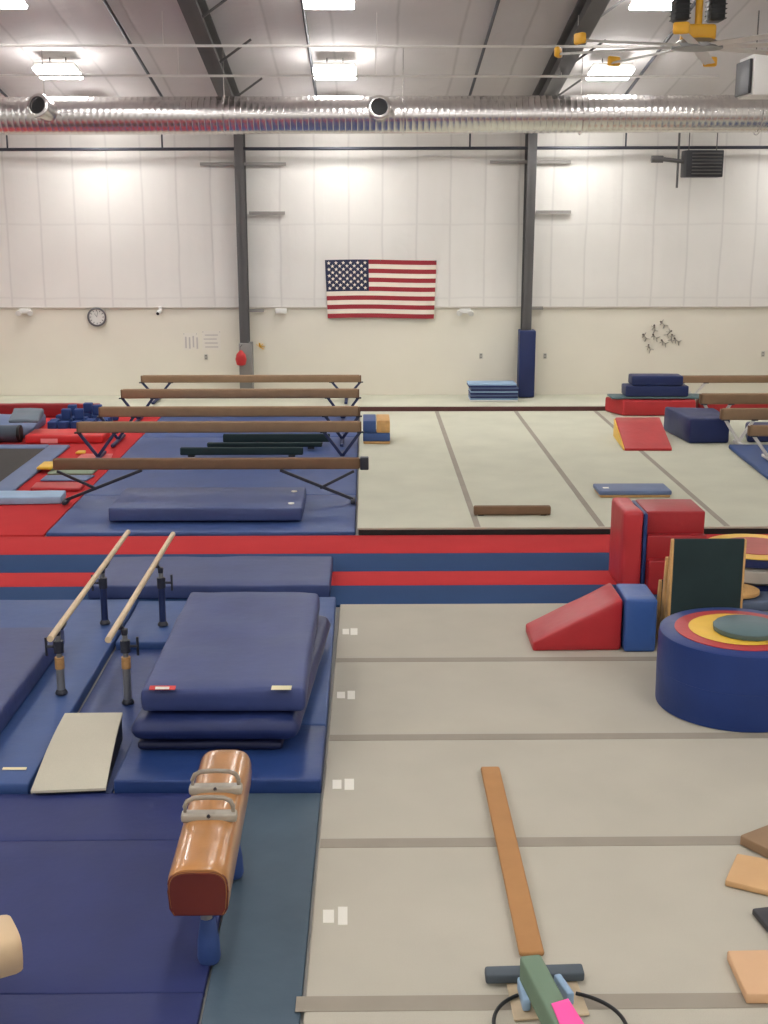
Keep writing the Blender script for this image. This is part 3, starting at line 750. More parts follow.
# dark green low beams and long navy mat on the beam mats
for (x0, x1, y_, z1, lb) in ((223, 330, 444, .27, 'dark green low training beam, closest to the wall of the three on blue mats'), (207, 322, 449, .2, 'dark green low training beam in the middle of the three on blue mats'), (180, 303, 457, .25, 'dark green low training beam in front of the other two on blue mats')):
    A, B = G(x0, y_, .09), G(x1, y_, .09)
    o = thing('low_beam', ((A.x + B.x) / 2, A.y, .09), lb, 'floor beam', 'dark green low beams')
    MB().soft(rect(A.x, B.x, A.y, A.y + .11), .12, z1, .02, (8, 2, 2)).build('beam_body', DKGREEN, o)
    for xx in (A.x + .2, B.x - .2): MB().box((xx, A.y + .055, .105), (.12, .16, .026), .006).build('foot', BLACK, o)
A, B = G(108.5, 522, .085), G(302, 520, .085)
tz = W(200, 508, A.y).z
o = thing('long_mat', ((A.x + B.x) / 2, A.y, .09), 'long navy folded mat lying on the blue mats below the front beam', 'mat')
yb = G(200, 487, tz).y
MB().soft(rect(A.x, B.x, A.y, yb), .09, tz, .03, (10, 4, 2), nz=.012).build('mat_body', vinyl('dusk_navy_vinyl', (70, 84, 128), .45), o)
for yy in (A.y + .25, yb - .35): MB().cyl((B.x - .16, yy, tz + .001), (B.x - .16, yy, tz + .012), .045, seg=14).build('grommet', WHITET, o)

# ------------------------------------------------------------------ trampoline corner
t0, t1 = G(45, 448, .1), G(0, 484, .1)
tr = thing('trampoline', (-6.5, 19.5, .05), 'large in-floor trampoline with black bed and slate blue frame pads', 'trampoline')
txr = t0.x; ty0, ty1 = G(0, 491, .1).y, t0.y
MB().box((txr - 2.2, (ty0 + ty1) / 2, .085), (4.4, ty1 - ty0, .01)).build('jump_bed', mat('black_mesh_bed', (58, 54, 52), .8, var=.1, scale=20), tr)
px_ = G(68, 447, .1).x - txr
MB().soft(rect(txr + .01, txr + px_, ty0 - .1, ty1 + .3), .056, .11, .03, (3, 10, 1)).build('frame_pad', SLATE, tr)
MB().soft(rect(txr - 5.2, txr, ty1 + .01, ty1 + .35), .056, .11, .03, (8, 2, 1)).build('frame_pad', SLATE, tr)
MB().soft(rect(txr - 5.2, txr, ty0 - .1, ty0 - .01), .056, .11, .03, (8, 2, 1)).build('frame_pad', SLATE, tr)
mb = MB(); mb.box((txr - 2.2, ty0 + .02, .07), (4.4, .03, .03)); mb.box((txr - 2.2, ty1 - .02, .07), (4.4, .03, .03)); mb.build('frame_rail', STEELD, tr)
# mats between trampoline and beams
def flat(name, pts, z0, z1, m, lb, cat='mat', r=.02, **k):
    return MB().soft(quadG(pts, z1), z0, z1, r, (5, 4, 1), .006).build(name, m, None, lb, cat)
flat('panel_mat', ((-25, 498), (61, 496.5), (66, 490), (-20, 490.5)), .056, .17, LBLUE, 'light blue folded panel mat beside the trampoline on the red mat')
flat('floor_pad', ((30, 488), (80, 488), (85, 482), (36, 482)), .056, .11, REDV, 'small red pad between the light blue panel mat and the grey one')
flat('floor_pad', ((40, 480), (86, 480), (95, 475), (46, 475)), .056, .08, SLATE, 'small slate pad behind the small red pad, beside the trampoline')
flat('floor_pad', ((47, 473.3), (92, 473.3), (98, 468.3), (52, 468.3)), .056, .09, mat('moss_green_vinyl', (126, 142, 118), .6), 'small moss green pad beside the trampoline frame')
flat('yellow_block', ((36, 467), (52, 467), (55, 461), (44, 461)), .122, .17, YEL, 'small bright yellow pad on the trampoline frame pad')
flat('floor_pad', ((69, 465), (108, 465), (113, 453.5), (82, 453.5)), .056, .07, vinyl('pink_red_vinyl', (206, 92, 92), .45), 'faded pinkish red pad beside the trampoline frame pad')
flat('yellow_block', ((75, 452), (85, 452), (86, 450), (78, 450)), .056, .10, YEL, 'tiny yellow pad behind the faded red pad')
a, b = G(25, 444, .05), G(112, 444.5, .05); b.x = min(b.x, -4.98); zt = W(60, 435, a.y).z
o = thing('crash_mat', ((a.x + b.x) / 2, a.y, .056), 'long bright red block mat in front of the blue foam pit', 'mat')
MB().soft(rect(a.x, b.x, a.y, a.y + .75), .056, zt, .04, (8, 4, 2), nz=.01).build('mat_body', RED and vinyl('bright_red_vinyl', (206, 50, 52)), o)
MB().soft(rect(a.x + .3, a.x + .62, a.y - .006, a.y - .002), zt - .16, zt - .07, .002, (2, 1, 1)).build('logo_patch', vinyl('pink_patch', (236, 150, 150)), o, label='pink patch')
a = G(-12, 446, .04); b = G(21, 445, .04)
o = thing('foam_roller', ((a.x + b.x) / 2, a.y, .056), 'dark slate foam roller lying at the trampoline head', 'roller')
MB().cyl((a.x, a.y + .3, .225), (b.x - .1, a.y + .3, .225), .16, seg=24).build('roll', vinyl('dark_slate_vinyl', (66, 76, 88), .5), o)
MB().lathe([(.15, 0), (.162, .02), (.162, .06), (.06, .075)], Matrix.Translation((b.x - .1, a.y + .3, .225)) @ Matrix.Rotation(PI / 2, 4, 'Y'), 24).build('end_disc', BLACK, o)
# slate mats and dark red wall pad, foam pit
pq = quadG(((-40, 431), (24, 431), (46, 418), (-30, 418)), .2)
MB().soft(pq, .056, lambda u, v: .12 + .18 * v, .04, (6, 6, 2), nz=.04).build('crash_mat', SLATE, None, 'sloping slate blue soft mat between the roller and the dark red pad', 'mat')
pq = quadG(((8, 418), (38, 418), (44, 411.5), (14, 411.5)), .5)
MB().soft(pq, .40, lambda u, v: .46 + .12 * v, .04, (5, 4, 2), nz=.04).build('soft_mat', vinyl('grey_slate_vinyl', (104, 116, 128), .5), None, 'grey slate soft pad lying on the sloping blue mat by the pit', 'mat')
yR = y0 - .35
A, B = W(-30, 413, yR), W(99, 404, yR)
MB().soft(rect(A.x, B.x, yR, yR + .2), (.056), B.z, .03, (10, 2, 2), nz=.015).build('pit_pad', REDD, None, 'long dark red pad along the walkway behind the foam pit', 'pad')
random.seed(11)
cube = MB().soft(rect(-.09, .09, -.09, .09), 0, .2, .02, (2, 2, 2)).build('foam_cube', vinyl('pit_blue_foam', (40, 66, 122), .7), None, 'blue foam cube in the loose pit pile behind the red block mat', 'foam cube', 'foam pit cubes')
first = True; have = set()
pL, pR = G(48, 428, .1), G(152, 428, .1)
px0, px1, py0, py1 = pL.x, pR.x + .1, max(a.y + 1.3, G(90, 430, .1).y), yR - .25
nxp, nyp = 9, 6
for layer in range(2):
    for i in range(nxp):
        for j in range(nyp):
            if random.random() < (.12, .85)[layer]: continue
            x = px0 + (i + .5) * (px1 - px0) / nxp; y = py0 + (j + .5) * (py1 - py0) / nyp
            if x > -5.25: continue
            if layer and (i, j) not in have: continue
            have.add((i, j))
            o = cube if first else cube.copy()
            if not first: COL.objects.link(o)
            first = False
            o.location = (x + random.uniform(-.02, .02), y + random.uniform(-.02, .02), .056 + layer * .206)
            o.rotation_euler = (random.uniform(-.0, .0), 0, random.uniform(-.15, .15))

# ------------------------------------------------------------------ near left: mats
def vp_edge(px, py, z, y2):
    """x stays constant along the hall"""
    return G(px, py, z).x
fz = .05
xpm = G(245, 795, fz)
# foreground navy mat and slate mat
fy1 = min(G(100, 785, fz).y, G(220, 780, .14).y - .02)
e0 = G(197, 1024, fz)
xe = lambda y: e0.x + (xpm.x - e0.x) * (y - e0.y) / (xpm.y - e0.y)
fyn = 3.4
pm = thing('floor_mat', (-2, 7, .0), 'large navy vinyl floor mat under the pommel horse', 'floor mat')
splits = [fyn, G(100, 993, fz).y, G(100, 840, fz).y, fy1]
for k in range(3):
    a_, b_ = splits[k] + .003, splits[k + 1] - .003
    MB().soft([(-4.6, a_), (xe(a_), a_), (xe(b_), b_), (-4.6, b_)], .002, fz, .012, (10, 8, 1), nz=.004).build('panel', NAVY, pm)
ty1_ = G(220, 780, .14).y - .02
xr_ = lambda y: xl_n(y) - .02
MB().soft([(xe(fyn) + .015, fyn), (xr_(fyn), fyn), (xr_(ty1_), ty1_), (xe(ty1_) + .015, ty1_)], .002, .04, .012, (5, 12, 1), nz=.004).build('floor_mat', TEAL, None, 'slate teal floor mat strip between navy mat and grey exercise floor', 'floor mat')
# landing mats under the crash mats
lz = .14
yl0, yl1, yl2 = G(220, 780, lz).y, G(220, 725, lz).y, Yr[4] - .02
xL = G(114, 779, lz).x; xRr = G(329, 779, lz).x
xr2 = min(xl_n(yl1), xl_n(yl2)) - .02
MB().soft([(xL, yl0), (min(xRr, xl_n(yl0) - .02), yl0), (xr2, yl1 - .012), (xL, yl1 - .012)], .002, lz, .02, (10, 5, 2), nz=.006).build('landing_mat', BLUE, None, 'royal blue landing mat in front of the stacked crash mats', 'mat')
MB().soft([(xL, yl1 + .012), (xr2, yl1 + .012), (xr2, yl2), (xL, yl2)], .002, lz, .02, (10, 10, 2), nz=.006).build('landing_mat', BLUE2, None, 'blue landing mat directly under the stacked crash mats', 'mat')
# strip mat under the bars, its neighbour and the high mat
bz = .12
yb0 = fy1 + .02; xb = G(33, 776, bz).x
o = thing('landing_mat', (xb - 1, 11, 0), 'mid blue landing mat with a white tag beside the parallel bars', 'mat')
MB().soft(rect(xb - 3.2, xb, yb0, yl2), .002, bz, .02, (8, 10, 2), nz=.006).build('mat_body', BLUE2, o)
t = [G(x, y, bz + .004) for x, y in ((2, 770), (26, 770), (27, 767.5), (3, 767.5))]
MB().prism([tuple(v) for v in t], (0, 0, .003)).build('tag', CREAM, o, label='cream tag', smooth=False)
pz_ = .03
MB().soft(rect(xb + .02, xL - .02, fy1 + .02, G(140, 642, .1).y - .02), .002, pz_, .01, (4, 8, 1), nz=.004).build('floor_mat', vinyl('dim_blue_vinyl', (40, 60, 112), .45), None, 'dark blue floor mat between the parallel bar posts', 'floor mat')
ym0 = G(140, 642, .1).y
MB().soft(rect(xb + .02, xL - .02, ym0, yl2), .002, .1, .02, (4, 5, 2), nz=.006).build('landing_mat', BLUE2, None, 'small blue mat between the rear posts of the parallel bars', 'mat')
az = .34
ya0, ya1 = 8.6, G(30, 626, az).y
xA = G(54, 641, az).x
MB().soft([(xb - 3.1, yb0 + .3), (G(0, 711, az).x, yb0 + .3), (xA, ya1), (xb - 3.1, ya1)], bz + .012, az, .05, (8, 8, 3), nz=.012).build('crash_mat', vinyl('dull_navy_vinyl', (56, 66, 112), .5), None, 'thick dull navy mat lying on the mid blue mat at the photo edge', 'mat')
# long folded mat on the striped carpet
yc0 = G(200, 599, .035).y; cz = W(200, 585.5, yc0).z; yc1 = G(200, 556, cz).y
xC0, xC1 = G(88, 599, .035).x, G(330, 599, .035).x
MB().soft(rect(xC0, xC1, yc0, yc1), .034, cz, .025, (12, 5, 2), nz=.012).build('long_mat', vinyl('greyed_blue_vinyl', (62, 74, 118), .5), None, 'long greyish blue mat lying across the striped carpets behind the bars', 'mat')
# stacked crash mats
zt = .66; zm = .44; zlow = .22
top4 = quadG(((141, 689), (304, 689), (319, 592), (190, 591)), zt)
def grow(c4, dl, dr, df, db, sh=0.0):
    (a, b, c, d) = [Vector(v) for v in c4]
    return [(a.x - dl, a.y - df), (b.x + dr, b.y - df), (c.x + dr + sh, c.y + db), (d.x - dl + sh, d.y + db)]
o = thing('crash_mat', (top4[0][0] + .7, top4[0][1] + 1, zm), 'top navy crash mat of the stack, with two small tags', 'mat', 'stacked navy crash mats')
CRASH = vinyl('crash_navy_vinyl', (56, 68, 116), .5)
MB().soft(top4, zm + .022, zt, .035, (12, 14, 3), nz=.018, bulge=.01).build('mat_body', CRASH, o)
for (x0, x1, m) in ((149, 175, REDTAG), (271, 291, CREAM)):
    pp = [G(x, y, zt + .02) for x, y in ((x0, 690), (x1, 690), (x1 + 1, 686), (x0 + 1, 686))]
    MB().prism([tuple(v) for v in pp], (0, 0, .004)).build('tag', m, o, label='red tag' if m is REDTAG else 'cream tag', smooth=False)
    if m is REDTAG:
        pp = [G(x, y, zt + .026) for x, y in ((x0 + 6, 689.4), (x1 - 6, 689.4), (x1 - 5.5, 687), (x0 + 6.5, 687))]
        MB().prism([tuple(v) for v in pp], (0, 0, .003)).build('tag_print', WHITET, o, smooth=False)
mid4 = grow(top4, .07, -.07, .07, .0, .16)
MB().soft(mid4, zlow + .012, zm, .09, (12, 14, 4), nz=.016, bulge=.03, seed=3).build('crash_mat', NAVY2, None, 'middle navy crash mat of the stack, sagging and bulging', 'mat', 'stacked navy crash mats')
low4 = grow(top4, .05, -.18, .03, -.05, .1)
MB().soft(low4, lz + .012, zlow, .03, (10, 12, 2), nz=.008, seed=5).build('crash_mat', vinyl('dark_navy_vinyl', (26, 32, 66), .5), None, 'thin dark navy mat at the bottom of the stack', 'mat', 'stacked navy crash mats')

# ------------------------------------------------------------------ parallel bars
zb = .80
rl = [(G(50, 639, zb), G(128, 532, zb)), (G(108, 640, zb), G(173, 534, zb))]
pb = thing('parallel_bars', ((rl[0][0].x + rl[1][1].x) / 2, (rl[0][0].y + rl[0][1].y) / 2, .03), 'parallel bars with pale wooden rails on chrome posts beside the crash mats', 'parallel bars')
posts = [(62, 648, 10.55, 0), (124, 650, 10.55, 1), (112.5, 556, 12.6, 0), (164, 552, 12.6, 1)]
for i, (r0, r1) in enumerate(rl):
    MB().tube([r0 + (r1 - r0) * t for t in (0, .02, .25, .5, .75, .98, 1)], .028, 14).build('rail', RAILW, pb)
post_x = []
for i, (r0, r1) in enumerate(rl):
    for Yp in (10.72, 12.7):
        t = (Yp - r0.y) / (r1.y - r0.y); p = r0 + (r1 - r0) * t
        s = -1 if i == 0 else 1
        near = Yp < 11
        xo = p.x + s * .045
        zf = (.132 if i == 0 else .036) if near else (.132 if i == 0 else .112)
        tub = MB().cyl((xo, Yp, zf), (xo, Yp, .40 if near else .55), .036, seg=16).build('post', ALU if near else STEELB, pb)
        MB().cyl((xo, Yp, .40 if near else .55), (xo, Yp, zb - .11), .024, seg=14).build('inner_post', ALU, pb)
        mb = MB().cyl((xo, Yp, zb - .28), (xo, Yp, zb - .17), .045, seg=16)
        mb.cyl((xo, Yp, zb - .225), (xo + s * .11, Yp, zb - .225), .013, seg=10).cyl((xo + s * .11, Yp, zb - .31), (xo + s * .11, Yp, zb - .14), .012, seg=10)
        mb.build('height_clamp', STEELD, pb)
        if near:
            MB().cyl((xo, Yp, .37), (xo, Yp, .475), .042, seg=16).build('grip_wrap', mat('wood_wrap', (184, 140, 88), .6, var=.15, scale=30), pb)
        mb = MB().box((xo, Yp, zb - .09), (.05, .06, .06), .01).bar((xo, Yp, zb - .08), (p.x, Yp, zb - .03), .03, .03, .005)
        mb.box((p.x, Yp, zb - .036), (.045, .16, .02), .006)
        mb.build('saddle', STEELD, pb)
        post_x.append((xo, Yp, zf))
for k in (0, 1, 2, 3):
    xo, Yp, zf = post_x[k]; MB().lathe([(.055, 0), (.055, .012), (.045, .03), (.038, .04)], Matrix.Translation((xo, Yp, zf)), 20).build('foot_flange', STEELD, pb)

# springboard in front of the bars
sb = quadG(((31, 794), (106, 791)), .07) + quadG(((122.5, 712.5), (65, 713)), .30)
spb = thing('springboard', (sb[0][0] + .4, sb[0][1] + .5, .05), 'grey carpeted curved springboard at the end of the parallel bars', 'springboard')
def sheet(c4, zf, th, n=14):
    c4 = [Vector(v) for v in c4]; mb = MB(); rows_ = []
    for j in range(n + 1):
        v = j / n; L_, R_ = c4[0].lerp(c4[3], v), c4[1].lerp(c4[2], v); z = zf(v)
        rows_.append([mb.bm.verts.new((L_.x, L_.y, z)), mb.bm.verts.new((R_.x, R_.y, z)), mb.bm.verts.new((R_.x, R_.y, z - th)), mb.bm.verts.new((L_.x, L_.y, z - th))])
    for A, B in zip(rows_, rows_[1:]):
        for k in range(4): mb.bm.faces.new((A[k], A[(k + 1) % 4], B[(k + 1) % 4], B[k]))
    mb.bm.faces.new(rows_[0]); mb.bm.faces.new(rows_[-1][::-1]); bmesh.ops.recalc_face_normals(mb.bm, faces=mb.bm.faces[:])
    return mb
sheet(sb, lambda v: .095 + .205 * v + .035 * math.sin(PI * v), .02).build('carpet_top', fabric('board_carpet', (196, 190, 172)), spb)
MB().soft(grow(sb, -.03, -.006, -.01, -.01), .06, lambda u, v: .073 + .203 * v + .033 * math.sin(PI * v), .008, (3, 10, 2)).build('shade_wedge', BLACK, spb)  # solid black wedge standing in for the shaded gap under the board

# ------------------------------------------------------------------ pommel horse
hz = .78
n0, f0 = G(197, 868, hz), G(226, 748, hz)
d = (f0 - n0); d.z = 0; Lh = d.length; ang = math.atan2(d.y, d.x) - PI / 2
ph = thing('pommel_horse', (n0.x + d.x / 2, n0.y + d.y / 2, .05), 'glossy tan leather pommel horse with two pommels on blue wrapped legs', 'pommel horse', rz=ang)
H = MW[ph.name]
def hp(x, y, z): return H @ Vector((x, y, z - .05))
def horse_body(mb, y0_, y1_, w, ztop, zbot, xf, n=24):
    prof = []
    hw = w / 2; hh = ztop - zbot
    for k in range(17):                                     # rounded top, nearly square flanks
        a = PI * k / 16
        ca, sa = math.cos(a), math.sin(a)
        prof.append((hw * math.copysign(abs(ca) ** .55, ca), zbot + hh * .45 + hh * .55 * abs(sa) ** .6))
    prof += [(-hw * .95, zbot + .05), (-hw * .86, zbot), (hw * .86, zbot), (hw * .95, zbot + .05)]
    rings = []
    ysec = [(y0_, .93), (y0_ + .012, .97), (y0_ + .04, 1.0)] + [(y0_ + .04 + (y1_ - y0_ - .08) * i / n, 1.0) for i in range(1, n)] + [(y1_ - .04, 1.0), (y1_ - .012, .96), (y1_, .9)]
    cz_ = (ztop + zbot) / 2
    for y, s in ysec:
        rings.append([mb.bm.verts.new(xf(px * s, y, cz_ + (pz - cz_) * s)) for px, pz in prof])
    m_ = len(prof); fs = []
    for A, B in zip(rings, rings[1:]):
        for k in range(m_): fs.append(mb.bm.faces.new((A[k], A[(k + 1) % m_], B[(k + 1) % m_], B[k])))
    e0_ = mb.bm.faces.new(rings[0]); e1_ = mb.bm.faces.new(rings[-1][::-1])
    bmesh.ops.recalc_face_normals(mb.bm, faces=fs + [e0_, e1_])
    return e0_, e1_
mb = MB(); e0_, e1_ = horse_body(mb, -Lh / 2, Lh / 2, .35, hz, hz - .30, hp)
body = mb.build('body', LEATHER, ph)
mb = MB()                                                  # dark end pad on the near end
prof = []
for k in range(17):
    a = PI * k / 16; ca, sa = math.cos(a), math.sin(a)
    prof.append((.158 * math.copysign(abs(ca) ** .55, ca), hz - .30 + .15 + .12 * abs(sa) ** .6))
prof += [(-.150, hz - .25), (-.132, hz - .285), (.132, hz - .285), (.150, hz - .25)]
mb.prism([hp(px, -Lh / 2 - .012, pz) for px, pz in prof], H.to_3x3() @ Vector((0, .014, 0)))
mb.build('end_pad', LEATHD, body, label='dark red-brown end')
MB().tube([hp(px * 1.05, -Lh / 2 + .006, hz - .15 + (pz - hz + .15) * 1.05) for px, pz in prof], .007, 6, True).build('piping', LEATHD, body)
for yy in (-.20, .17):
    y_ = yy
    base = MB(); base.soft(rect(-.168, .168, y_ - .04, y_ + .04), -.02, .035, .015, (3, 2, 1)); base.bm.transform(H @ Matrix.Translation((0, 0, hz - .05 + .0)))
    pmn = base.build('pommel', mat('pale_pommel', (166, 158, 144), .35, var=.05), ph)
    pts_ = [hp(-.145, y_, hz + .02), hp(-.145, y_, hz + .07), hp(-.13, y_, hz + .105), hp(-.09, y_, hz + .125), hp(0, y_, hz + .13), hp(.09, y_, hz + .125), hp(.13, y_, hz + .105), hp(.145, y_, hz + .07), hp(.145, y_, hz + .02)]
    MB().tube(pts_, .0145, 12).build('pommel_grip', mat('grey_pommel', (150, 140, 126), .35, var=.08), pmn)
    MB().cyl(hp(0, y_ - .04, hz + .022), hp(0, y_ - .03, hz + .022), .012, seg=10).build('pommel_bolt', STEELD, pmn)
for yy, tilt_ in ((-Lh * .36, -1), (Lh * .24, 1)):
    xo = 0.02 if tilt_ < 0 else .07
    leg = MB().cyl(hp(xo * .4, yy, hz - .30), hp(xo, yy, .10), .035, .035, 14).build('leg', ALU, ph)
    MB().lathe([(.06, 0), (.07, .03), (.064, .14), (.046, .26), (.04, .28)], Matrix.Translation(hp(xo, yy, .056)), 18).build('leg_wrap', mat('wrap_blue', (50, 74, 130), .6, var=.1), leg)
MB().bar(hp(.02, -Lh * .36, hz - .33), hp(.0, Lh * .24, hz - .33), .08, .05, .01).build('under_rail', STEELD, ph)

# second padded horse at the photo edge
hz2 = .62
e = G(17, 945, hz2)
e2 = thing('vault_trainer', (e.x - .5, e.y + .1, .05), 'pale tan padded horse end poking in at the photo edge over the navy mat', 'pommel horse', rz=-PI / 2 + .55)
H2 = MW[e2.name]
tip = G(15, 930, hz2 - .05)
def hp2(x, y, z): return Vector((tip.x, tip.y, 0)) + Matrix.Rotation(-PI / 2 + .5, 3, 'Z') @ Vector((x, y, z))
mb = MB(); horse_body(mb, -1.5, .0, .34, hz2, hz2 - .22, hp2); mb.build('body', LEATHP, e2)
for yy in (-.35, -1.2):
    lg = MB().cyl(hp2(0, yy, hz2 - .22), hp2(0, yy, .12), .035, seg=14).build('leg', ALU, e2)
    MB().lathe([(.12, 0), (.12, .03), (.05, .06), (.038, .1)], Matrix.Translation(hp2(0, yy, .056)), 18).build('leg_base', STEELD, lg)

# ------------------------------------------------------------------ near right: foam shapes on the grey floor
cz5 = .053
# red step set
yb_ = 14.05
xa, xb2, xc, xd = W(622, 560, yb_).x, W(642, 560, yb_).x, W(647, 560, yb_).x, W(706, 560, yb_).x
ztp = W(625, 512, yb_).z
st = thing('foam_steps', ((xa + xd) / 2, yb_ + .4, .035), 'tall red foam steps with a blue seam strip beside the runway', 'foam steps')
MB().soft([(xa, yb_), (xb2, yb_), (xb2, yb_ + .8), (xa, yb_ + .8)], .036, ztp, .05, (4, 6, 8), nz=.012).build('tower_block', vinyl('step_red_vinyl', (190, 54, 60), .4), st)
MB().soft(rect(xb2 + .006, xc - .004, yb_ + .03, yb_ + .75), .036, ztp - .03, .015, (2, 5, 6)).build('seam_strip', BLUE, st)
tops = [(yb_ + .14, ztp - .03, yb_ + .8), (yb_ + .01, W(670, 536, yb_).z, yb_ + .136), (yb_ - .12, W(660, 561, yb_ - .12).z, yb_ + .006)]
for a_, z_, b_ in tops:
    MB().soft(rect(xc, xd, a_, b_), .036, z_, .02, (4, 2, 4), nz=.004).build('step', vinyl('step_dark_red_vinyl', (164, 40, 46), .4), st)
# red wedge
yf, ybk = G(578, 651, cz5).y, G(578, 651, cz5).y + .62
xw0, xw1 = W(533, 651, yf).x, W(621, 651, yf).x
zw = W(621, 599, yf).z
MB().soft([(xw0, yf), (xw1, yf), (xw1, ybk), (xw0, ybk)], cz5, lambda u, v: .14 + (zw - .14) * u, .03, (8, 5, 3), nz=.01).build('foam_wedge', vinyl('wedge_red_vinyl', (176, 44, 50), .4), None, 'red foam incline wedge on the grey floor against the blue block', 'wedge')
xk0, xk1 = xw1 + .02, W(655.5, 654, yf - .05).x
zk = W(640, 599.5, yf - .05).z
MB().soft(rect(xk0, xk1, yf - .05, yf + .52), cz5, zk, .03, (4, 5, 5), nz=.008).build('foam_block', vinyl('block_blue_vinyl', (58, 92, 156), .4), None, 'upright blue foam block at the high end of the red wedge', 'foam block')
# springboards standing on end
ySB = 11.97
for k, (x0, x1, ytop, ys_, lb) in enumerate(((671, 741, 539, ySB, 'springboard standing on end with dark green face, frontmost of the three'), (666.5, 735, 557, ySB + .17, 'springboard standing on end, middle of the three behind the dark green one'), (661, 730, 580, ySB + .34, 'springboard standing on end, shortest and rearmost of the three'))):
    A, B = W(x0, 600, ys_), W(x1, 600, ys_); ztp_ = W(700, ytop, ys_).z
    o = thing('standing_springboard', ((A.x + B.x) / 2, ys_, cz5), lb, 'springboard', 'springboards standing on end')
    MB().soft(rect(A.x, B.x, ys_, ys_ + .03), cz5 + .01, ztp_, .012, (4, 1, 8)).build('carpet_face', DKGREEN, o)
    for xx in (A.x - .003, B.x + .003): MB().prism([(xx - .018, ys_ + .005, cz5), (xx - .018, ys_ + .15, cz5), (xx - .018, ys_ + .12, ztp_ * .55), (xx - .018, ys_ + .06, ztp_ - .01), (xx - .018, ys_ + .005, ztp_ - .01)], (.036, 0, 0), .006).build('wood_side', PLY, o)
    MB().box(((A.x + B.x) / 2, ys_ + .05, (cz5 + ztp_) / 2), (B.x - A.x - .06, .03, ztp_ - cz5 - .06), .005).build('wood_back', PLY, o)
# big round blue drum
R_d = .8; dcx = W(757, 731, 9.92).x
_l = ray(658, 640); _tl = math.atan2(_l.x, _l.y)
for _ in range(30):                                        # radius from the seen width, front face 10 m into the hall
    dcy = 9.92 + R_d; R_d = math.hypot(dcx, dcy) * math.sin(math.atan2(dcx, dcy) - _tl)
dcy = 9.92 + R_d
ztd = W(756, 657, dcy - R_d).z
dr = thing('foam_drum', (dcx, dcy, cz5), 'big round blue foam drum with red and yellow target rings on top', 'foam drum')
T = Matrix.Translation((dcx, dcy, cz5)); hd = ztd - cz5
MB().lathe([(R_d - .012, 0), (R_d - .003, .006), (R_d, .02), (R_d + .004, hd * .485), (R_d + .001, hd * .49), (R_d + .004, hd * .495), (R_d, hd - .06), (R_d - .008, hd - .012), (R_d - .03, hd)], T, 72).build('drum_body', vinyl('drum_blue_vinyl', (28, 54, 116), .42), dr)
MB().lathe([(R_d * 0.802, hd + .001), (R_d * 0.802, hd + .006), (R_d * 0.791, hd + .008), (.1, hd + .008)], T, 60).build('red_ring', vinyl('ring_red_vinyl', (176, 48, 50), .45), dr)
MB().lathe([(R_d * 0.585, hd + .009), (R_d * 0.628, hd + .013), (R_d * 0.573, hd + .015), (.1, hd + .015)], T, 60).build('yellow_disc', YEL, dr)
gx, gy = W(748, 630, dcy - .08).x, dcy - .06
MB().lathe([(R_d * .42, 0), (R_d * .43, .01), (R_d * .43, .045), (R_d * .41, .055)], Matrix.Translation((gx, gy, ztd + .018)), 16).build('foam_disc', GREENV, None, 'grey-green foam disc lying on top of the blue drum', 'foam disc')
# pile of round foam pieces behind the boards
cy_ = 14.2; cx_ = W(757, 545, cy_).x; cy_ = 14.25
MB().lathe([(.52, 0), (.56, .03), (.56, .14), (.52, .17)], Matrix.Translation((cx_ + .05, cy_, .036)), 40).build('foam_disc', NAVY2, None, 'navy round foam disc lowest in the pile behind the standing springboards', 'foam disc', 'round foam pile')
MB().lathe([(.56, 0), (.6, .03), (.6, .16), (.56, .19)], Matrix.Translation((cx_ + .03, cy_, .212)), 40).build('foam_disc', vinyl('pale_grey_vinyl', (176, 170, 160), .5), None, 'pale grey round foam disc in the middle of the pile behind the springboards', 'foam disc', 'round foam pile')
o = thing('target_disc', (cx_, cy_, .41), 'yellow round foam disc with red centre on top of the pile behind the springboards', 'foam disc', 'round foam pile')
Tt = Matrix.Translation((cx_, cy_, .41))
MB().lathe([(.57, 0), (.6, .02), (.6, .09), (.57, .11)], Tt, 48).build('disc_body', NAVY2, o)
MB().lathe([(.59, .112), (.585, .12), (.1, .12)], Tt, 48).build('yellow_ring', YEL, o)
MB().lathe([(.40, .121), (.395, .128), (.1, .128)], Tt, 48).build('red_centre', vinyl('centre_red_vinyl', (176, 84, 74), .5), o)
pq = quadG(((742, 606), (800, 606), (800, 594), (742, 594)), .12)
MB().soft(pq, cz5, .16, .03, (5, 4, 2), nz=.01).build('foam_block', vinyl('slate_grey_vinyl', (84, 98, 122), .5), None, 'slate grey slab lying between the blue drum and the round foam pile', 'foam block')
gx2 = W(750, 602, 13.05 - .3)
MB().lathe([(.22, 0), (.24, .015), (.24, .05), (.22, .06)], Matrix.Translation((gx2.x + .1, pq[0][1] + .30, .172)), 32).build('wood_disc', PLY, None, 'round tan wooden disc on the slate grey slab behind the drum', 'disc')

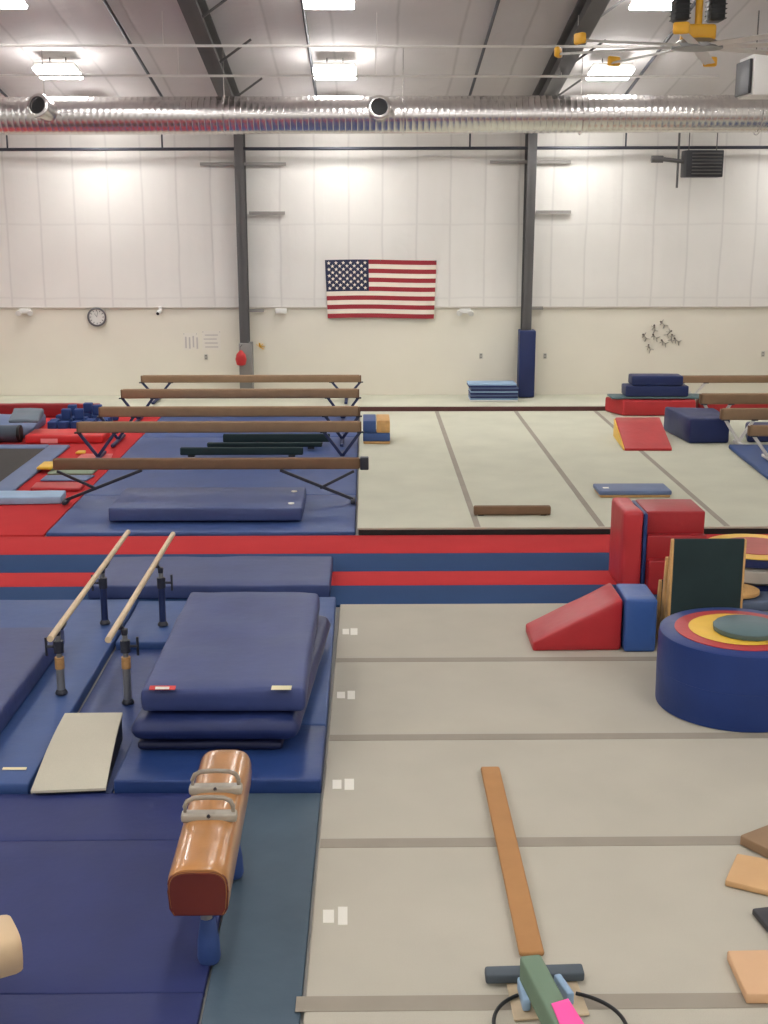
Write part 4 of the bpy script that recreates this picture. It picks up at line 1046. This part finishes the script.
# ------------------------------------------------------------------ foreground: tan floor beam and the green beam trainer
A, B = G(490, 767, .1), G(532, 953, .1)
dv = Vector((B.x - A.x, B.y - A.y)); nv = Vector((-dv.y, dv.x)).normalized() * -.067
o = thing('floor_beam', ((A.x + B.x) / 2, (A.y + B.y) / 2, cz5), 'long tan suede floor beam lying on the grey exercise floor', 'floor beam')
def along(A, B, w, ext0=0, ext1=0):
    A, B = Vector((A[0], A[1])), Vector((B[0], B[1])); d = (B - A).normalized(); n = Vector((-d.y, d.x)) * w / 2
    A, B = A - d * ext0, B + d * ext1
    return [tuple(B + n), tuple(B - n), tuple(A - n), tuple(A + n)]
MB().soft(along(A, B, .15), cz5 + .018, .11, .018, (3, 14, 2)).build('beam_body', TANS, o)
MB().soft(along(A.lerp(B, .02), A.lerp(B, .98), .12), cz5 + .001, cz5 + .016, .004, (2, 6, 1)).build('underside', SUEDE2, o)
# trainer
zg = .30
g0, g1 = G(530, 954, zg), G(575, 1040, zg)
tb = thing('beam_trainer', (g0.x, g0.y - .2, cz5), 'sage green padded beam trainer on a grey cross bar at the bottom of the photo', 'beam trainer')
MB().soft(along(g0, g1, .125, 0, .5), zg - .16, zg, .02, (4, 8, 3)).build('beam_body', SAGE, tb)
ca, cb = G(486, 978, .12), G(585, 975, .12)
MB().soft([(ca.x, ca.y), (cb.x, cb.y), (cb.x, cb.y + .1), (ca.x, ca.y + .1)], cz5 + .022, .135, .015, (6, 2, 2)).build('cross_bar', mat('slate_bar', (74, 84, 92), .6), tb)
plw4 = quadG(((514, 1019), (590, 1013), (576, 977), (506, 979)), .075)
MB().soft(plw4, cz5 + .002, .072, .008, (4, 4, 1)).build('base_board', PLYP, tb)
for (p_, q_) in (((521, 977), (527, 1000)), ((557, 974), (571, 994))):
    a_, b_ = G(*p_, .15), G(*q_, .15)
    MB().soft(along(a_, b_, .045), .076, .155, .012, (2, 4, 2)).build('support_block', LBLUE, tb)
# loop of cable, open behind the beam
hc = G(559, 1030, .085); pts_ = []
for k in range(57):
    an = PI / 2 - .42 - (2 * PI - .95) * k / 56; rr = .355 + .012 * math.sin(3 * an + 1)
    pts_.append((hc.x + rr * math.cos(an), hc.y + rr * .98 * math.sin(an), .092 + .006 * math.sin(2 * an)))
MB().tube(pts_, .011, 8).build('cable', BLACK, None, 'thin black cable curving around the green beam trainer', 'cable')
# hot pink sheet draped on the trainer
pq = quadG(((566, 1040), (590, 1034), (568, 999), (551, 1004)), zg + .006)
MB().soft(pq, zg + .004, zg + .012, .003, (6, 8, 1), nz=.004).build('pink_sheet', PINK, None, 'hot pink sheet lying on the green beam trainer', 'sheet')
a_ = G(556, 1016, .2)
# loose boards at the photo edge
for pts4, z1, m, lb, nm in ((((768, 849), (800, 843), (800, 812), (740, 835)), .13, SUEDE, 'brown suede wedge piece at the photo edge, farthest of the four loose pieces', 'balance_pad'),
                            (((725, 880), (800, 898), (800, 864), (737, 853)), .10, PLY and mat('tan_pad', (206, 164, 116), .7, var=.05), 'tan rectangular pad at the photo edge, second farthest loose piece', 'balance_pad'),
                            (((775, 935), (820, 935), (820, 900), (752, 908)), .10, DARK, 'charcoal pad just poking in at the photo edge between the tan pads', 'balance_pad'),
                            (((747, 994), (820, 994), (820, 948), (727, 950)), .12, mat('peach_pad', (214, 172, 132), .7, var=.05), 'peach tan pad at the photo edge, closest to the viewer', 'balance_pad')):
    o = MB().soft(quadG(pts4, z1), cz5 + .002, z1, .012, (4, 4, 2)).build(nm, m, None, lb, 'pad', 'loose pads at the photo edge')

# ------------------------------------------------------------------ camera, world, view
cam = bpy.data.cameras.new('camera'); co = bpy.data.objects.new('camera', cam); COL.objects.link(co)
cam.sensor_fit = 'VERTICAL'; cam.sensor_height = 36.0; cam.lens = F / 1024 * 36; cam.clip_end = 200
co.matrix_world = Matrix.Translation(CAM) @ Matrix((_r, _u, -_f)).transposed().to_4x4()
sc = bpy.context.scene; sc.camera = co
w = bpy.data.worlds.new('world'); sc.world = w; w.use_nodes = True
w.node_tree.nodes['Background'].inputs['Color'].default_value = (.8, .85, 1, 1); w.node_tree.nodes['Background'].inputs['Strength'].default_value = .05
sc.view_settings.view_transform = 'Standard'; sc.view_settings.look = 'None'; sc.view_settings.gamma = 1; sc.view_settings.use_curve_mapping = False
sc.view_settings.exposure = 0.04
